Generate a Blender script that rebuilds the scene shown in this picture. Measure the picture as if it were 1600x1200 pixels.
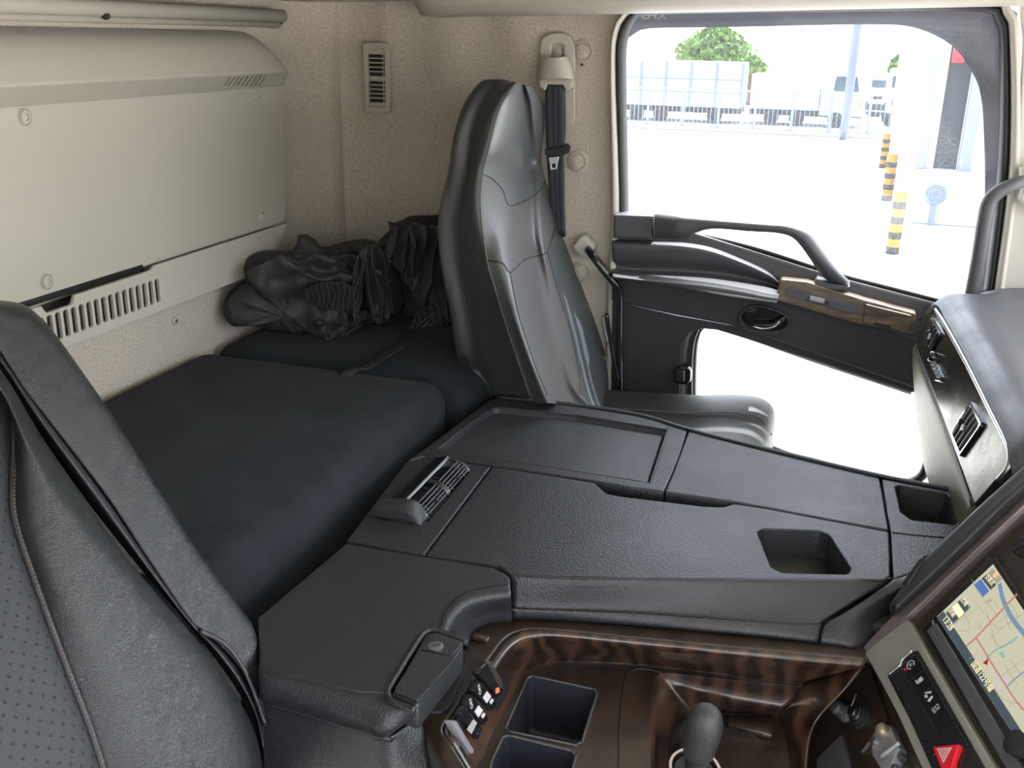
import bpy, bmesh, math, random
from mathutils import Vector, Matrix
random.seed(7)
V = Vector
scene = bpy.context.scene
for o in list(bpy.data.objects): bpy.data.objects.remove(o)
col = scene.collection

# ------------------------------------------------------------------ camera, sky, sun, exposure
FPX = 1550.0; CX, CY = 800.0, 600.0
cY = V((540, 535, FPX)).normalized()
r2 = V((-5094, 647, FPX)); cXn = -(r2 - cY * r2.dot(cY)); cXn.normalize()
cZ = -cXn.cross(cY)
CAM = V((0, 0, 1.55))
def ray(px, py):
    c = V((px - CX, CY - py, FPX)); return V((c.dot(cXn), c.dot(cY), c.dot(cZ)))
cam = bpy.data.cameras.new('camera'); camo = bpy.data.objects.new('camera', cam); col.objects.link(camo)
right = V((cXn.x, cY.x, cZ.x)); up_ = V((cXn.y, cY.y, cZ.y)); fwd = V((cXn.z, cY.z, cZ.z))
camo.matrix_world = Matrix(((right.x, up_.x, -fwd.x, CAM.x), (right.y, up_.y, -fwd.y, CAM.y), (right.z, up_.z, -fwd.z, CAM.z), (0, 0, 0, 1)))
cam.sensor_fit = 'HORIZONTAL'; cam.sensor_width = 36; cam.lens = 36 * FPX / 1600; cam.clip_start = 0.02; cam.clip_end = 500
scene.camera = camo
w = bpy.data.worlds.new('sky'); scene.world = w; w.use_nodes = True
wn = w.node_tree.nodes; wl = w.node_tree.links
sky = wn.new('ShaderNodeTexSky'); sky.sky_type = 'NISHITA'; sky.sun_disc = False
sky.sun_elevation = math.radians(62); sky.sun_rotation = math.radians(25); sky.dust_density = 3.0; sky.air_density = 1.0
hs = wn.new('ShaderNodeHueSaturation'); hs.inputs['Saturation'].default_value = 0.4
wl.new(sky.outputs[0], hs.inputs['Color']); wl.new(hs.outputs[0], wn['Background'].inputs[0])
wn['Background'].inputs[1].default_value = 0.5
sun = bpy.data.lights.new('sun', 'SUN'); sun.energy = 9.0; sun.angle = math.radians(0.6); sun.color = (1, .97, .92)
suno = bpy.data.objects.new('sun', sun); col.objects.link(suno)
sd = V((0.30, 0.80, 2.08)).normalized()          # direction towards the sun: high, beyond the passenger door, a little ahead
suno.rotation_euler = sd.to_track_quat('Z', 'Y').to_euler(); suno.location = (3, 6, 12)
scene.view_settings.view_transform = 'Standard'; scene.view_settings.look = 'None'
scene.view_settings.gamma = 1; scene.view_settings.use_curve_mapping = False
scene.view_settings.exposure = 1.75

# ------------------------------------------------------------------ placing helpers
def onX(px, py, X): r = ray(px, py); return CAM + r * ((X - CAM.x) / r.x)
def onY(px, py, Y): r = ray(px, py); return CAM + r * ((Y - CAM.y) / r.y)
def onZ(px, py, Z): r = ray(px, py); return CAM + r * ((Z - CAM.z) / r.z)
class Frame:
    "a plane with origin o, axes u and v, normal n"
    def __init__(s, o, u, v):
        s.o = V(o); s.u = V(u).normalized(); v = V(v); s.v = (v - s.u * v.dot(s.u)).normalized(); s.n = s.u.cross(s.v)
        s.M = Matrix(((s.u.x, s.v.x, s.n.x, s.o.x), (s.u.y, s.v.y, s.n.y, s.o.y), (s.u.z, s.v.z, s.n.z, s.o.z), (0, 0, 0, 1)))
    def hit(s, px, py, d=0):
        r = ray(px, py); o = s.o + s.n * d; return CAM + r * ((o - CAM).dot(s.n) / r.dot(s.n))
    def ab(s, px, py, d=0): q = s.hit(px, py, d) - s.o; return (q.dot(s.u), q.dot(s.v))
    def P(s, a, b, c=0): return s.o + s.u * a + s.v * b + s.n * c
    def up(s, d): return Frame(s.P(0, 0, d), s.u, s.v)
def FZ(z): return Frame((0, 0, z), (1, 0, 0), (0, 1, 0))
def FY(y): return Frame((0, y, 0), (1, 0, 0), (0, 0, 1))      # normal -Y, towards the camera
def FX(x): return Frame((x, 0, 0), (0, 1, 0), (0, 0, 1))      # normal +X
def abs_(F, pts, d=0): return [F.ab(x, y, d) for x, y in pts]

# ------------------------------------------------------------------ object bookkeeping
def tag(o, label=None, cat=None, group=None, kind=None):
    if label: o['label'] = label
    if cat: o['category'] = cat
    if group: o['group'] = group
    if kind: o['kind'] = kind
    return o
def thing(name, loc, label=None, cat=None, group=None, kind=None):
    o = bpy.data.objects.new(name, None); col.objects.link(o); o.location = loc; o.empty_display_size = .05
    return tag(o, label, cat, group, kind)
bpy.context.view_layer.update()
def link(name, me, mat=None, parent=None, world=None):
    "vertices are in world space unless a matrix is given"
    o = bpy.data.objects.new(name, me); col.objects.link(o)
    if mat and not me.materials: me.materials.append(mat)
    mw = world if world is not None else Matrix.Identity(4)
    if parent is not None:
        o.parent = parent
        pm = Matrix.Identity(4); p = parent
        chain = []
        while p is not None: chain.append(p); p = p.parent
        for q in reversed(chain): pm = pm @ q.matrix_parent_inverse @ q.matrix_basis
        o.matrix_parent_inverse = pm.inverted()
    o.matrix_basis = mw
    return o
def center_origin(me):
    c = V((0, 0, 0))
    for v in me.vertices: c += v.co
    c /= max(1, len(me.vertices)); me.transform(Matrix.Translation(-c)); return Matrix.Translation(c)
def meshobj(name, verts, faces, mat, parent=None, smooth=True, uvs=None, kind=None):
    me = bpy.data.meshes.new(name); me.from_pydata([tuple(v) for v in verts], [], faces); me.update()
    if uvs:
        ul = me.uv_layers.new(name='UVMap')
        for l in me.loops: ul.data[l.index].uv = uvs[l.vertex_index]
    if smooth:
        for p in me.polygons: p.use_smooth = True
    m = center_origin(me)
    o = link(name, me, mat, parent, m)
    if kind: o['kind'] = kind
    return o
def bmobj(name, bm, mat, parent=None, smooth=True, auto=None):
    me = bpy.data.meshes.new(name); bm.normal_update(); bm.to_mesh(me); bm.free()
    if smooth:
        if auto: me.shade_smooth() if hasattr(me, 'shade_smooth') else None
        for p in me.polygons: p.use_smooth = True
        if auto:
            try: me.set_sharp_from_angle(angle=math.radians(auto))
            except Exception: pass
    m = center_origin(me)
    return link(name, me, mat, parent, m)

def round_poly(pts, r, seg=5):
    "round every corner of a closed 2D polygon; r is one radius or one per corner"
    n = len(pts); out = []
    for i in range(n):
        p = V(pts[i]).to_2d(); a = V(pts[i - 1]).to_2d(); b = V(pts[(i + 1) % n]).to_2d()
        ri = r[i] if isinstance(r, (list, tuple)) else r
        if ri <= 0: out.append((p.x, p.y)); continue
        d1 = a - p; d2 = b - p; l1 = d1.length; l2 = d2.length
        if l1 < 1e-7 or l2 < 1e-7: continue
        d1 /= l1; d2 /= l2; ang = math.acos(max(-1, min(1, d1.dot(d2))))
        if ang > 3.05: out.append((p.x, p.y)); continue
        t = min(ri / math.tan(ang / 2), l1 * .48, l2 * .48)
        s = p + d1 * t; e = p + d2 * t
        for k in range(seg + 1):
            q = k / seg; c = s * (1 - q) ** 2 + p * 2 * q * (1 - q) + e * q * q; out.append((c.x, c.y))
    return out
def curve_plate_mesh(polys, thick, bevel):
    cu = bpy.data.curves.new('c', 'CURVE'); cu.dimensions = '2D'; cu.fill_mode = 'BOTH'
    for pts in polys:
        sp = cu.splines.new('POLY'); sp.points.add(len(pts) - 1)
        for i, p in enumerate(pts): sp.points[i].co = (p[0], p[1], 0, 1)
        sp.use_cyclic_u = True
    cu.extrude = max(0, thick / 2 - bevel); cu.bevel_depth = bevel; cu.bevel_resolution = 1; cu.offset = -bevel
    o = bpy.data.objects.new('c', cu); col.objects.link(o)
    dg = bpy.context.evaluated_depsgraph_get(); dg.update()
    me = bpy.data.meshes.new_from_object(o.evaluated_get(dg)); bpy.data.objects.remove(o); bpy.data.curves.remove(cu)
    me.materials.clear()
    return me
def plate(name, F, pts, thick, mat, parent=None, holes=(), r=0, hr=0, bevel=.001, top=0, smooth=True, uvs=True):
    "flat panel: its outer face lies at height 'top' above frame F"
    outer = round_poly(pts, r) if r else [tuple(p) for p in pts]
    polys = [outer] + [(round_poly(h, hr) if hr else list(h)) for h in holes]
    me = curve_plate_mesh(polys, thick, bevel)
    if uvs:
        while me.uv_layers: me.uv_layers.remove(me.uv_layers[0])
        ul = me.uv_layers.new(name='UVMap')
        for l in me.loops:
            c = me.vertices[l.vertex_index].co; ul.data[l.index].uv = (c.x, c.y)
    me.transform(Matrix.Translation((0, 0, top - thick / 2))); me.transform(F.M)
    if smooth:
        for p in me.polygons: p.use_smooth = True
        try: me.set_sharp_from_angle(angle=math.radians(35))
        except Exception: pass
    m = center_origin(me)
    return link(name, me, mat, parent, m)
def pocket(name, F, pts, depth, mat, parent=None, r=0, shrink=.85, top=0, floor_r=.006):
    "open-topped bin below a hole"
    out = round_poly(pts, r) if r else list(pts)
    cx = sum(p[0] for p in out) / len(out); cy = sum(p[1] for p in out) / len(out); n = len(out)
    prof = [(1.0, 0), ((1 + shrink) / 2, -.5), (shrink, -.88), (shrink * .97, -.97), (shrink * .9, -1)]
    vs = []; fs = []
    for k, d in prof:
        for p in out: vs.append(F.P(cx + (p[0] - cx) * k, cy + (p[1] - cy) * k, top + d * depth))
    for j in range(len(prof) - 1):
        for i in range(n):
            a = j * n + i; b = j * n + (i + 1) % n; fs.append((a, b, b + n, a + n))
    fs.append(tuple((len(prof) - 1) * n + i for i in range(n)))
    return meshobj(name, vs, fs, mat, parent, smooth=True)
def cat(p0, p1, p2, p3, t):
    return 0.5 * ((2 * p1) + (-p0 + p2) * t + (2 * p0 - 5 * p1 + 4 * p2 - p3) * t * t + (-p0 + 3 * p1 - 3 * p2 + p3) * t ** 3)
def dense(pts, k=12, closed=False):
    pts = [V(p) for p in pts]; n = len(pts); out = []
    if n == 2 and not closed: return [pts[0].lerp(pts[1], i / k) for i in range(k + 1)]
    rng = n if closed else n - 1
    for i in range(rng):
        if closed: a, b, c, d = pts[i - 1], pts[i], pts[(i + 1) % n], pts[(i + 2) % n]
        else:
            b, c = pts[i], pts[i + 1]; a = pts[i - 1] if i > 0 else b * 2 - c; d = pts[i + 2] if i + 2 < n else c * 2 - b
        for j in range(k): out.append(cat(a, b, c, d, j / k))
    if not closed: out.append(pts[-1])
    return out
def resample(pts, n, closed=False):
    pts = dense(pts, 12, closed)
    if closed: pts = pts + [pts[0]]
    L = [0]
    for a, b in zip(pts, pts[1:]): L.append(L[-1] + (b - a).length)
    out = []; j = 0; m = n if closed else n - 1
    for i in range(n):
        t = L[-1] * i / m
        while j < len(L) - 2 and L[j + 1] < t: j += 1
        s = (t - L[j]) / max(1e-9, L[j + 1] - L[j]); out.append(pts[j].lerp(pts[j + 1], min(1, max(0, s))))
    return out
def resample_z(pts, n):
    P = dense(pts, 40); zs = [p.z for p in P]; z0, z1 = zs[0], zs[-1]; out = []; j = 0
    for i in range(n):
        t = i / (n - 1); t = math.sin(t * math.pi / 2) * .75 + t * .25; z = z0 + (z1 - z0) * t
        if i == n - 1: out.append(P[-1]); break
        while j < len(P) - 2 and zs[j + 1] < z: j += 1
        d = zs[j + 1] - zs[j]; out.append(P[j].lerp(P[j + 1], min(1, max(0, (z - zs[j]) / d if abs(d) > 1e-9 else 0))))
    return out
def sheet(name, curves, mat, parent=None, n=40, k=6, thick=0, closed=False, fn=None, linear=False, flip=False, kind=None, byz=False, uvF=None):
    "smooth surface through a row of curves"
    cs = [(resample_z if byz else resample)(c, n) for c in curves]; rows = []
    for i in range(n):
        line = [c[i] for c in cs]
        if linear:
            r_ = []
            for a, b in zip(line, line[1:]): r_ += [a.lerp(b, t / k) for t in range(k)]
            r_.append(line[-1]); rows.append(r_)
        else: rows.append(dense(line, k, closed))
    m = len(rows[0]); vs = [p for r_ in rows for p in r_]; fs = []
    uv = []
    for i in range(n):
        acc = 0
        for j in range(m):
            if j: acc += (rows[i][j] - rows[i][j - 1]).length
            if i and j == 0: base = (rows[i][0] - rows[i - 1][0]).length
            uv.append([acc, 0])
    accv = [0.0] * m
    for i in range(n):
        for j in range(m):
            if i: accv[j] += (rows[i][j] - rows[i - 1][j]).length
            uv[i * m + j][1] = accv[j]
    if fn: vs = [fn(p, i // m / (n - 1), (i % m) / (m - 1)) for i, p in enumerate(vs)]
    for i in range(n - 1):
        for j in range(m - 1 if not closed else m):
            a = i * m + j; b = i * m + (j + 1) % m
            f = (a, b, b + m, a + m); fs.append(f if not flip else f[::-1])
    if uvF: uv = [((p - uvF.o).dot(uvF.u), (p - uvF.o).dot(uvF.v)) for p in vs]
    o = meshobj(name, vs, fs, mat, parent, uvs=uv, kind=kind)
    if thick:
        md = o.modifiers.new('s', 'SOLIDIFY'); md.thickness = thick; md.offset = -1
    return o
def tube(name, pts, r, mat, parent=None, seg=10, n=None, closed=False, caps=True, smoothpath=True, flat=None, kind=None):
    pts = [V(p) for p in pts]
    if smoothpath: P = resample(pts, n or max(8, len(pts) * 5), closed)
    else: P = pts
    N = len(P); vs = []; fs = []; ref = None
    for i, p in enumerate(P):
        t = (P[(i + 1) % N] - P[i - 1]) if closed else (P[min(i + 1, N - 1)] - P[max(i - 1, 0)])
        t.normalize()
        if ref is None: ref = V((0, 0, 1)) if abs(t.z) < .9 else V((1, 0, 0))
        s = t.cross(ref); s.normalize(); u = s.cross(t); ref = u
        rr = r(i / (N - 1)) if callable(r) else r
        ry = rr * (flat if flat else 1)
        for k in range(seg):
            a = 2 * math.pi * k / seg; vs.append(p + s * math.cos(a) * rr + u * math.sin(a) * ry)
    for i in range(N if closed else N - 1):
        for k in range(seg):
            a = i * seg + k; b = i * seg + (k + 1) % seg; c = ((i + 1) % N) * seg
            fs.append((a, b, c + (k + 1) % seg, c + k))
    if not closed and caps: fs.append(tuple(range(seg))[::-1]); fs.append(tuple((N - 1) * seg + k for k in range(seg)))
    return meshobj(name, vs, fs, mat, parent, kind=kind)
def bm_box(bm, c, s, bev=0, seg=2, M=None):
    g = bmesh.ops.create_cube(bm, size=1); vs = g['verts']
    bmesh.ops.scale(bm, vec=s, verts=vs)
    if bev:
        es = list({e for v in vs for e in v.link_edges})
        rr = bmesh.ops.bevel(bm, geom=es, offset=bev, segments=seg, profile=.5, affect='EDGES'); vs = list({v for f in rr['faces'] for v in f.verts} | {v for v in vs if v.is_valid})
    if M is not None: bmesh.ops.transform(bm, matrix=M, verts=vs)
    bmesh.ops.translate(bm, vec=c, verts=vs)
def box(name, c, s, mat, parent=None, bev=.002, seg=2, M=None):
    bm = bmesh.new(); bm_box(bm, c, s, min(bev, min(s) * .49), seg, M); return bmobj(name, bm, mat, parent, auto=40)
def fbox(name, F, a, b, c, sa, sb, sc, mat, parent=None, bev=.001, rot=0, seg=2):
    "box in frame coordinates, centred at (a,b), its underside at c"
    M = F.M.to_3x3().to_4x4() @ Matrix.Rotation(rot, 4, 'Z')
    return box(name, F.P(a, b, c + sc / 2), (sa, sb, sc), mat, parent, bev, seg, M)
def lathe(name, F, a, b, prof, mat, parent=None, seg=24, sx=1, sy=1, rot=0):
    "profile of (radius, height) turned about the normal of F at (a,b)"
    vs = []; fs = []
    for (rr, h) in prof:
        for k in range(seg):
            t = 2 * math.pi * k / seg + rot; vs.append(F.P(a + math.cos(t) * rr * sx, b + math.sin(t) * rr * sy, h))
    for j in range(len(prof) - 1):
        for k in range(seg):
            p = j * seg + k; q = j * seg + (k + 1) % seg; fs.append((p, q, q + seg, p + seg))
    fs.append(tuple(range(seg))[::-1]); fs.append(tuple((len(prof) - 1) * seg + k for k in range(seg)))
    o = meshobj(name, vs, fs, mat, parent)
    try: o.data.set_sharp_from_angle(angle=math.radians(50))
    except Exception: pass
    return o
def text(name, F, a, b, size, body, mat, parent=None, rot=0, lift=.0003, sx=1, mirror=False, align='LEFT'):
    cu = bpy.data.curves.new('t', 'FONT'); cu.body = body; cu.size = size; cu.extrude = .0001; cu.align_x = align
    o = bpy.data.objects.new('t', cu); col.objects.link(o)
    dg = bpy.context.evaluated_depsgraph_get(); dg.update()
    me = bpy.data.meshes.new_from_object(o.evaluated_get(dg)); bpy.data.objects.remove(o)
    me.materials.clear()
    me.transform(Matrix.Diagonal((-sx if mirror else sx, 1, 1, 1))); me.transform(Matrix.Rotation(rot, 4, 'Z')); me.transform(Matrix.Translation((a, b, lift))); me.transform(F.M)
    if not len(me.vertices): return None
    m = center_origin(me); return link(name, me, mat, parent, m)

# ------------------------------------------------------------------ materials
def mat(name, rgb, rough=.5, bump=0, bscale=400, spec=.5, metal=0, sheen=0, coat=0, mottle=0, mscale=300, stretch=None, bdist=.001, dots=0, wear=0, detail=2.0, dotr=.14):
    m = bpy.data.materials.new(name); m.use_nodes = True; nt = m.node_tree; N = nt.nodes; L = nt.links; b = N['Principled BSDF']
    b.inputs['Base Color'].default_value = (*rgb, 1); b.inputs['Roughness'].default_value = rough
    b.inputs['Metallic'].default_value = metal; b.inputs['Specular IOR Level'].default_value = spec
    if sheen: b.inputs['Sheen Weight'].default_value = sheen; b.inputs['Sheen Roughness'].default_value = .5
    if coat: b.inputs['Coat Weight'].default_value = coat; b.inputs['Coat Roughness'].default_value = .08
    tc = N.new('ShaderNodeTexCoord'); geo = N.new('ShaderNodeNewGeometry'); src = geo.outputs['Position']
    if stretch:
        mp = N.new('ShaderNodeMapping'); mp.inputs['Scale'].default_value = stretch; L.new(src, mp.inputs[0]); src = mp.outputs[0]
    colsock = None
    if mottle:
        nz = N.new('ShaderNodeTexNoise'); nz.inputs['Scale'].default_value = mscale; nz.inputs['Detail'].default_value = 4; L.new(src, nz.inputs['Vector'])
        cr = N.new('ShaderNodeValToRGB'); cr.color_ramp.elements[0].position = .3; cr.color_ramp.elements[1].position = .7
        cr.color_ramp.elements[0].color = (*[c * (1 - mottle) for c in rgb], 1); cr.color_ramp.elements[1].color = (*[min(1, c * (1 + mottle)) for c in rgb], 1)
        L.new(nz.outputs[0], cr.inputs[0]); colsock = cr.outputs[0]
    if wear:
        nz = N.new('ShaderNodeTexNoise'); nz.inputs['Scale'].default_value = 7; nz.inputs['Detail'].default_value = 6; nz.inputs['Roughness'].default_value = .65; L.new(src, nz.inputs['Vector'])
        mr = N.new('ShaderNodeMapRange'); mr.inputs['From Min'].default_value = .35; mr.inputs['From Max'].default_value = .7
        mr.inputs['To Min'].default_value = max(0, rough - wear); mr.inputs['To Max'].default_value = min(1, rough + wear)
        L.new(nz.outputs[0], mr.inputs[0]); L.new(mr.outputs[0], b.inputs['Roughness'])
    hs_ = None
    if bump:
        nz = N.new('ShaderNodeTexNoise'); nz.inputs['Scale'].default_value = bscale; nz.inputs['Detail'].default_value = detail; L.new(src, nz.inputs['Vector']); hs_ = nz.outputs[0]
    if dots:
        uv = N.new('ShaderNodeMapping'); uv.inputs['Scale'].default_value = (dots, dots, dots); uv.inputs['Rotation'].default_value = (0, 0, math.radians(45)); L.new(tc.outputs['UV'], uv.inputs[0])
        fr = N.new('ShaderNodeVectorMath'); fr.operation = 'FRACTION'; L.new(uv.outputs[0], fr.inputs[0])
        sb = N.new('ShaderNodeVectorMath'); sb.operation = 'SUBTRACT'; sb.inputs[1].default_value = (.5, .5, 0); L.new(fr.outputs[0], sb.inputs[0])
        sx_ = N.new('ShaderNodeSeparateXYZ'); L.new(sb.outputs[0], sx_.inputs[0]); cb = N.new('ShaderNodeCombineXYZ'); L.new(sx_.outputs[0], cb.inputs[0]); L.new(sx_.outputs[1], cb.inputs[1])
        ln = N.new('ShaderNodeVectorMath'); ln.operation = 'LENGTH'; L.new(cb.outputs[0], ln.inputs[0])
        mr = N.new('ShaderNodeMapRange'); mr.inputs['From Min'].default_value = dotr; mr.inputs['From Max'].default_value = dotr + .08; L.new(ln.outputs['Value'], mr.inputs[0])
        mx = N.new('ShaderNodeMix'); mx.data_type = 'RGBA'; L.new(mr.outputs[0], mx.inputs[0]); mx.inputs[6].default_value = (*[c * .25 for c in rgb], 1)
        if colsock: L.new(colsock, mx.inputs[7])
        else: mx.inputs[7].default_value = (*rgb, 1)
        colsock = mx.outputs[2]
        if hs_ is None: hs_ = mr.outputs[0]
        else:
            ad = N.new('ShaderNodeMath'); ad.operation = 'ADD'; L.new(hs_, ad.inputs[0]); L.new(mr.outputs[0], ad.inputs[1]); hs_ = ad.outputs[0]
    if hs_ is not None:
        bp = N.new('ShaderNodeBump'); bp.inputs['Strength'].default_value = bump or .4; bp.inputs['Distance'].default_value = bdist
        L.new(hs_, bp.inputs['Height']); L.new(bp.outputs[0], b.inputs['Normal'])
    if colsock: L.new(colsock, b.inputs['Base Color'])
    return m
def leather(name, rgb, rough=.42, scale=160, bump=.35, dots=0, spec=.5):
    m = mat(name, rgb, rough, spec=spec, dots=dots, dotr=.09); N = m.node_tree.nodes; L = m.node_tree.links; b = N['Principled BSDF']
    geo = N.new('ShaderNodeNewGeometry'); nz = N.new('ShaderNodeTexNoise'); nz.inputs['Scale'].default_value = 60
    L.new(geo.outputs['Position'], nz.inputs['Vector'])
    mx = N.new('ShaderNodeMix'); mx.data_type = 'RGBA'; mx.blend_type = 'ADD'; mx.inputs[0].default_value = .012; L.new(geo.outputs['Position'], mx.inputs[6]); L.new(nz.outputs['Color'], mx.inputs[7])
    vo = N.new('ShaderNodeTexVoronoi'); vo.feature = 'DISTANCE_TO_EDGE'; vo.inputs['Scale'].default_value = scale; L.new(mx.outputs[2], vo.inputs['Vector'])
    mr = N.new('ShaderNodeMapRange'); mr.inputs['From Max'].default_value = .25; L.new(vo.outputs[0], mr.inputs[0])
    bp = N.new('ShaderNodeBump'); bp.inputs['Strength'].default_value = bump; bp.inputs['Distance'].default_value = .0006; L.new(mr.outputs[0], bp.inputs['Height'])
    if b.inputs['Normal'].links:
        L.new(b.inputs['Normal'].links[0].from_socket, bp.inputs['Normal'])
    L.new(bp.outputs[0], b.inputs['Normal']); return m
def wood(name, c1, c2, sc=(14, 6, 14), rough=.28):
    m = mat(name, c1, rough, coat=.5); N = m.node_tree.nodes; L = m.node_tree.links; b = N['Principled BSDF']
    geo = N.new('ShaderNodeNewGeometry'); mp = N.new('ShaderNodeMapping'); mp.inputs['Scale'].default_value = sc; L.new(geo.outputs['Position'], mp.inputs[0])
    wv = N.new('ShaderNodeTexWave'); wv.inputs['Scale'].default_value = 1.2; wv.inputs['Distortion'].default_value = 9; wv.inputs['Detail'].default_value = 4; wv.inputs['Detail Scale'].default_value = 1.4; L.new(mp.outputs[0], wv.inputs['Vector'])
    cr = N.new('ShaderNodeValToRGB'); cr.color_ramp.elements[0].color = (*c1, 1); cr.color_ramp.elements[1].color = (*c2, 1)
    cr.color_ramp.elements[0].position = .25; L.new(wv.outputs[0], cr.inputs[0]); L.new(cr.outputs[0], b.inputs['Base Color']); return m
def emit(name, rgb, s=1):
    m = bpy.data.materials.new(name); m.use_nodes = True; N = m.node_tree.nodes; N.remove(N['Principled BSDF'])
    e = N.new('ShaderNodeEmission'); e.inputs[0].default_value = (*rgb, 1); e.inputs[1].default_value = s; m.node_tree.links.new(e.outputs[0], N['Material Output'].inputs[0]); return m

M_CARPET = mat('beige_carpet', (.465, .42, .35), .95, bump=.5, bscale=700, mottle=.22, mscale=260, bdist=.001, sheen=.2)
M_BEIGE = mat('beige_plastic', (.43, .41, .355), .5, bump=.08, bscale=900)
M_BEIGE_D = mat('beige_trim', (.40, .37, .31), .55, bump=.08, bscale=900)
M_CONS = mat('console_plastic', (.019, .0205, .023), .44, bump=.9, bscale=380, bdist=.001, wear=.06, spec=.5)
M_CONS_DOT = mat('console_mesh_plastic', (.028, .031, .034), .42, bump=.3, bscale=500, dots=230, wear=.08)
M_BLACK = mat('black_plastic', (.012, .012, .013), .5, bump=.2, bscale=500)
M_PIANO = mat('gloss_black', (.010, .010, .011), .14, coat=.4)
M_DOOR = mat('door_black', (.022, .021, .025), .55, bump=.4, bscale=500)
M_DOORG = mat('door_grey', (.06, .06, .065), .45, bump=.4, bscale=500)
M_RUBBER = mat('rubber', (.012, .012, .014), .55)
M_FABRIC = mat('navy_fabric', (.018, .022, .026), .95, bump=.3, bscale=1100, spec=.1, sheen=.03, mottle=.22, mscale=14)
M_CLOTH = mat('curtain_cloth', (.026, .026, .027), .62, bump=.8, bscale=26, bdist=.012, spec=.4, detail=5, stretch=(1, 1, .45))
M_DLEATH = leather('driver_leather', (.017, .0185, .020), .34, 560, .34, spec=.5)
M_DLEATH2 = leather('driver_leather_dark', (.022, .021, .025), .40, 420, .25)
M_DPERF = leather('driver_leather_perforated', (.024, .026, .029), .5, 420, .2, dots=95, spec=.35)
M_PSIDE = leather('passenger_side_vinyl', (.028, .030, .032), .42, 400, .15)
M_PHEAD = leather('passenger_head_vinyl', (.085, .090, .094), .30, 500, .12)
M_PYOKE = leather('passenger_yoke_vinyl', (.075, .073, .072), .40, 500, .12)
M_PBOL = leather('passenger_bolster_vinyl', (.085, .09, .094), .36, 400, .15)
M_PFAR = leather('passenger_outer_vinyl', (.055, .065, .072), .36, 400, .15)
M_PMID = mat('passenger_centre_fabric', (.072, .070, .068), .6, dots=190)
M_STITCH = mat('stitching', (.12, .12, .115), .8)
M_STITCH_T = mat('tan_stitching', (.12, .09, .06), .8)
M_WOOD = wood('dark_walnut', (.018, .010, .007), (.066, .034, .021), (9, 4, 9))
M_WOOD_S = wood('smooth_dark_trim', (.022, .015, .010), (.034, .022, .014), (5, 4, 5), .32)
M_WOOD_D = mat('door_walnut', (.10, .072, .045), .38, coat=.4, mottle=.65, mscale=9, stretch=(1.6, 3, 9), detail=5)
M_CHROME = mat('chrome', (.7, .7, .72), .15, metal=1)
M_SILVER = mat('satin_silver', (.45, .46, .48), .35, metal=1)
M_GREIGE = mat('greige_trim', (.27, .27, .235), .38, metal=.3)
M_PINK = mat('satin_bronze', (.30, .25, .25), .35, metal=.7)
M_WEB = mat('belt_webbing', (.018, .022, .032), .6, bump=.5, bscale=60, stretch=(14, 1, .2))
M_RED = mat('red_button', (.55, .01, .02), .3)
M_WHITE = mat('white_print', (.45, .45, .47), .6)
M_GREYP = mat('grey_print', (.28, .28, .28), .6)
M_ORANGE = emit('orange_lamp', (1, .18, .08), .5)
M_ALU = mat('cast_aluminium', (.38, .38, .40), .45, metal=.6, mottle=.15, mscale=40)
M_DASH = mat('dash_pad', (.060, .063, .075), .50, bump=.5, bscale=420, wear=.1)

# ------------------------------------------------------------------ the cab shell
XR = -1.15; YS = 2.10; ZC = 1.606
f0 = FZ(0.28)
plate('floor', f0, [(-1.2, .1), (1.0, .1), (1.0, 2.12), (-1.2, 2.12)], .02, M_RUBBER, bevel=.002)['kind'] = 'structure'
# rear wall, rounded into the side wall: one lining profile per piece
def lining(name, prof, z0, z1, parent=None, nz=30):
    rows = []
    P2 = resample([V((a, b, 0)) for a, b in prof], 60)
    def fn(p, s, t): return p
    cs = [[V((p.x, p.y, z0)) , V((p.x, p.y, z1))] for p in P2]
    vs = []; fs = []; n = len(P2)
    for j in range(nz + 1):
        z = z0 + (z1 - z0) * j / nz
        for p in P2:
            k = .004 * math.sin((p.x + p.y * .3) * 38) * (1 if p.x > -1.0 and p.x < -.62 else 0)
            vs.append(V((p.x, p.y + k, z)))
    for j in range(nz):
        for i in range(n - 1):
            a = j * n + i; fs.append((a, a + 1, a + 1 + n, a + n))
    o = meshobj(name, vs, fs, M_CARPET, parent); md = o.modifiers.new('s', 'SOLIDIFY'); md.thickness = .02; md.offset = -1
    return o
o = lining('wall_rear', [(XR, 0.15), (XR, .8), (XR, 1.4), (XR, 1.9), (XR + .006, 1.99), (XR + .035, 2.055), (XR + .062, 2.082)], .3, 1.66); o['kind'] = 'structure'
o = lining('wall_left', [(XR + .055, 2.078), (XR + .0655, 2.0845), (XR + .10, 2.097), (XR + .17, YS), (-.9, YS), (-.7, YS), (-.5, YS), (-.452, YS)], .3, 1.66); o['kind'] = 'structure'
for c in [((517, 83), 0), ((518, 303), 0)]:
    px, py = c[0]; q = onX(px, py, XR + .03); F = Frame((XR + .004, q.y, q.z), (.35, .6, 0), (0, 0, 1))
F = Frame(onX(518, 83, XR + .024), (.5, .85, 0), (0, 0, 1))
wl_ = bpy.data.objects['wall_left']; wr_ = bpy.data.objects['wall_rear']
for (px, py) in ((517, 83), (518, 303)):
    F = Frame(onX(px, py, XR + .026), (.45, .9, 0), (0, 0, 1)); lathe('trim_button', F, 0, 0, [(.0085, 0), (.0085, .003), (.005, .005), (0.0005, .0052)], M_BEIGE_D, wr_)
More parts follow.
